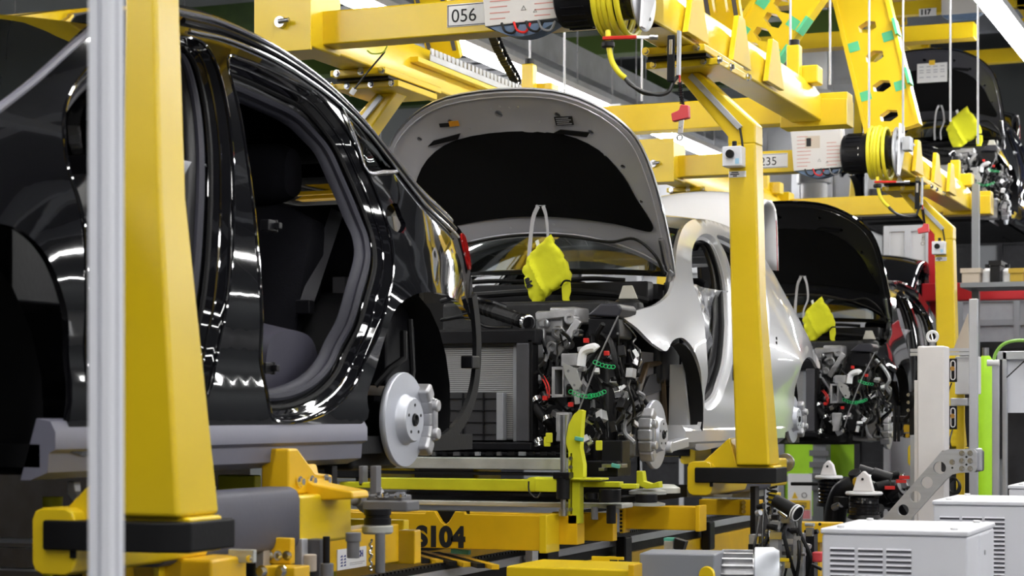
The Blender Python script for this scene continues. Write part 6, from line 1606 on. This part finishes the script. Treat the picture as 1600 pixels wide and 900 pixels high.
m = MB(); m.lathe((a.x, 15, 0), (0, 0, 1), [(.001, 0), (.09, 0), (.09, a.z - .15), (.05, a.z - .03), (.03, a.z), (.001, a.z)], 24); m.build('cylinder_body', LGRN, t)
MB().cyl((a.x, 15, a.z), (a.x, 15, a.z + .06), .025).build('cylinder_valve', STEEL, t)
# shelf with boxes and bottles beneath the raised car
rnd = random.Random(6)
t = thing('parts_shelf', 'grey shelf with small parts boxes, high at the right behind the post', 'shelf', W(1550, 445, Y=17.2)); a, b = W(1500, 442, Y=17.2), W(1680, 442, Y=17.2)
MB().bb(a.x, b.x, 17.2, 17.8, a.z - .04, a.z).build('shelf_board', GF, t)
for x in (a.x + .05, b.x - .05): MB().bb(x - .03, x + .03, 17.7, 17.78, 0, a.z + .9).build('upright', GF, t)
px = 1504
for i, (w_, hh, mm, nm, lb) in enumerate(((30, 22, BEIGE, 'parts_box', 'brown carton at the left end of the far parts shelf'), (10, 30, WHT, 'spray_bottle', 'white bottle next to the brown carton on the far shelf'), (18, 34, BLKP, 'parts_box', 'black bin between two bottles on the far shelf'), (9, 30, PAPER, 'spray_bottle', 'second white bottle from the brown carton on the far shelf'), (22, 22, mat('ochre box', (.45, .30, .03), .5), 'parts_box', 'ochre box on the far shelf'), (8, 26, RED, 'spray_bottle', 'red bottle at the right of the ochre box on the far shelf'))):
    q, r = W(px, 442 - hh, Y=17.3), W(px + w_ - 2, 442 - hh, Y=17.3)
    if nm == 'parts_box':
        t = thing(nm, lb, 'box', ((q.x + r.x) / 2, 17.4, a.z)); MB().bb(q.x, r.x, 17.25, 17.6, a.z, q.z).build('box_body', mm, t, bev=.01); MB().bb(q.x - .01, r.x + .01, 17.24, 17.61, q.z - .04, q.z).build('box_rim', mm, t)
    else:
        t = thing(nm, lb, 'bottle', ((q.x + r.x) / 2, 17.4, a.z)); m = MB(); h_ = q.z - a.z; m.lathe(((q.x + r.x) / 2, 17.4, a.z), (0, 0, 1), [(.001, 0), (.045, 0), (.045, h_ * .65), (.02, h_ * .8), (.001, h_ * .8)], 16); m.build('bottle_body', mm, t); MB().cyl(((q.x + r.x) / 2, 17.4, a.z + h_ * .8), ((q.x + r.x) / 2, 17.4, q.z), .022, n=10).build('bottle_cap', BLKP, t)
    px += w_ + 2
# carrier at the raised level, plate 117
DY3, DZ3 = 13.4, 2.62
t3 = copy_tree(t1, None, (CX, 9.65 + DY3, DZ3)); tag(t3, 'yellow overhead carrier with plate 117, raised over the far dark car', 'carrier')
for ch in list(t3.children):
    if ch.name.split('.')[0] == 'number_plate':
        for g in list(ch.children): bpy.data.objects.remove(g)
        bpy.data.objects.remove(ch)
p = W(1436, 26, Y=8.63 + DY3); q = W(1463, 12, Y=8.63 + DY3)
pl = MB().bb(p.x, q.x, 8.63 + DY3, 8.64 + DY3, p.z, q.z).build('number_plate', PAPER, t3, bev=.002)
text('plate_number', '117', (q.z - p.z) * .9, (p.x + .015, 8.628 + DY3, p.z + .02), (1, 0, 0), (0, 0, 1), INKK, pl, bold=True)
t = thing('control_cabinet', 'pale control cabinet hung in front of the beam marked 117', 'cabinet', W(1500, 20, Y=8.5 + DY3)); a, b = W(1472, -30, Y=8.5 + DY3), W(1535, 20, Y=8.5 + DY3)
MB().bb(a.x, b.x, 8.45 + DY3, 8.6 + DY3, b.z, a.z).build('body', mat('pale grey sheet'), t, bev=.005)
MB().prism([(a.x, 8.47 + DY3, b.z), (b.x, 8.47 + DY3, b.z), (b.x - .08, 8.47 + DY3, b.z - .06), (a.x + .08, 8.47 + DY3, b.z - .06)], (0, .1, 0)).build('bottom_fairing', BLUEF, t)
# paper taped inside the raised bonnet
p, q = W(1433, 130, Y=21.2), W(1480, 97, Y=21.2)
t = thing('paper_sheet', 'white paper sheet taped inside the raised dark bonnet', 'paper', (p.x, 21.2, p.z))
sh_ = MB().bb(p.x, q.x, 21.2, 21.205, p.z, q.z).build('sheet', PAPER, t)
for j, z in enumerate((.25, .5, .62, .8)):
    for k in range(4): MB().bb(p.x + (q.x - p.x) * (.08 + .23 * k), p.x + (q.x - p.x) * (.22 + .23 * k), 21.197, 21.2, p.z + (q.z - p.z) * z, p.z + (q.z - p.z) * (z + .05)).build('print_line', HOODG, sh_)
MB().bb((p.x + q.x) / 2 - .03, (p.x + q.x) / 2 + .03, 21.19, 21.2, q.z - .02, q.z + .03).build('tape', WARNY, t)
# inclined hanger arms with round holes and green tape
for (pts, lb, Y) in ((((1395, 205), (1340, -20)), 'yellow slanted arm with a row of holes and green tape, by the far reel', 14.6), (((1160, 100), (1250, -30)), 'yellow slanted arm with holes and green tape, above the near beam end', 12.9)):
    p0, p1 = W(*pts[0], Y=Y), W(*pts[1], Y=Y)
    t = thing('hole_arm', lb, 'arm', (p0.x, Y, p0.z), 'slanted arms with hole rows')
    d = p1 - p0; L = d.length; u = d.normalized(); s_ = Vector((u.z, 0, -u.x)); wd_ = .36
    hs = []
    n = max(4, int(L / .24))
    for k in range(n):
        a = .12 + k * (L - .2) / n; hs.append([(a + .045 * math.cos(2 * PI * i / 6), .075 * math.sin(2 * PI * i / 6)) for i in range(6)])
    m = MB(); panel(m, [(0, -wd_ / 2), (L, -wd_ / 2), (L, wd_ / 2), (0, wd_ / 2)], hs, lambda a, b: p0 + u * a + s_ * b, .25, rim=lambda a, b: (0, .12, 0)); ar = m.build('arm_plate', YEL, t, angle=25)
    for q in (-1, 1): MB().beam(p0 + s_ * q * wd_ * .52 + Vector((0, .05, 0)), p1 + s_ * q * wd_ * .52 + Vector((0, .05, 0)), .03, .14, (0, 1, 0)).build('arm_flange', YEL, t)
    for f in (.28, .62):
        for q in (-.13, .13): c = p0 + u * L * f + s_ * q + Vector((0, -.003, 0)); m = MB(); m.beam(c - s_ * .04, c + s_ * .04, .07, .004, (0, 1, 0)); m.build('tape', GRN, ar)
        c = p0 + u * L * (f + .04) + s_ * (wd_ * .57); m = MB(); m.beam(c - u * .06, c + u * .06, .02, .15, (0, 1, 0)); m.build('tape', GRN, ar)
# ------------------------------------------------------------------ cable tray and roof steel
t = thing('cable_tray', 'grey sheet cable duct running along the line behind the hose reel', 'cable tray', (-7.7, 10, H + 3.7))
MB().bb(-7.44, -7.40, 8, 30, H + 3.72, H + 4.0).build('tray_wall', GALV, t)
MB().bb(-8.0, -7.40, 8, 30, H + 3.70, H + 3.73).build('tray_floor', GALV, t)
MB().bb(-8.0, -7.96, 8, 30, H + 3.72, H + 4.0).build('tray_wall', GALV, t)
t = thing('ladder_tray', 'dark ladder cable tray with pale rungs below the grey duct', 'cable tray', (-7.5, 10, H + 3.4))
for x in (-7.8, -7.2): MB().bb(x, x + .03, 9, 26, H + 3.42, H + 3.52).build('tray_rail', GALV, t)
r0 = None
for k in range(44):
    y = 9.1 + k * .38
    if r0 is None: r0 = MB().bb(-7.78, -7.2, y, y + .07, H + 3.44, H + 3.48).build('rung', PALE, t); y00 = y
    else: twin(r0, t, (0, y - y00, 0))
MB().bb(-7.75, -7.25, 9, 26, H + 3.48, H + 3.52).build('cable_bundle', BLK, t)
for k in range(5):
    y = 10 + k * 3.6
    for x in (-7.98, -7.19): struct(MB().cyl((x, y, H + 3.45), (x, y, ZC), .012, n=6).build('trim_%d' % (10 + k), STEEL))
# roof girders (structure)
for i, (y, z, mm) in enumerate(((18, H + 3.9, DKGRN), (21, H + 4.3, DKGRN), (24, H + 4.6, mat('girder green', (.10, .17, .03), .5)), (27, H + 5.3, GF), (31, H + 5.3, DKGRN))):
    struct(MB().bb(X0, -5.2, y, y + .3, z, z + .35).build('trim_%d' % (20 + i), mm))
for i in range(9):
    struct(MB().bb(X0, X1, 2 + i * 4.5, 2.25 + i * 4.5, ZC - .6, ZC).build('trim_%d' % (30 + i), TRUSS))
for i, x in enumerate((-12, -8.5, -5, -1.5, 2, 5.5)):
    struct(MB().bb(x, x + .15, Y0, Y1, ZC - .9, ZC - .6).build('trim_%d' % (40 + i), TRUSS))
t = thing('corrugated_duct', 'grey corrugated air duct under the roof at the far left', 'duct', (-9, 17, H + 4.3))
m = MB(); m.tube([(-16 + k * .05, 17, H + 4.75) for k in range(170)], [.30 + .02 * (k % 2) for k in range(170)], 16); m.build('duct_body', GF, t, angle=20)
enclosure('machine_block', 'dark machinery block high at the right behind the far parts shelf', 'machine', 1474, 318, 1700, 440, 27.0, .8, DARKM, [DARKM, GF, DARKM, DARKM, mat('mid steel grey'), DARKM], 5, 2)
t = thing('shade_screen', 'dark panels added along the far side, standing in for shade there', 'dark panel', (-5.5, 6, 0))  # added dark panels that cover the lit floor beyond the suv
for k in range(7):
    MB().bb(-5.52, -5.48, 1.0 + k * 1.25, 2.2 + k * 1.25, .05, 1.15).build('shade_panel', DARKM, t, bev=.005)
    MB().bb(-5.54, -5.46, .95 + k * 1.25, 1.03 + k * 1.25, 0, 1.2).build('shade_post', GF, t)
enclosure('pale_enclosure', 'long pale unit added as a bright backdrop past the silver car', 'enclosure', 700, 372, 996, 470, 26.5, .6, PALE, [mat('wall light'), PALE], 6, 1)  # added pale backdrop, brightens the view through the silver car's windscreen
enclosure('machine_block', 'long dark block added low to stand in for shade past the silver car', 'machine', 640, 640, 1190, 800, 24.0, .8, DARKM, [DARKM, DARKM, GF], 6, 2)  # added dark block in place of the shade under the silver car
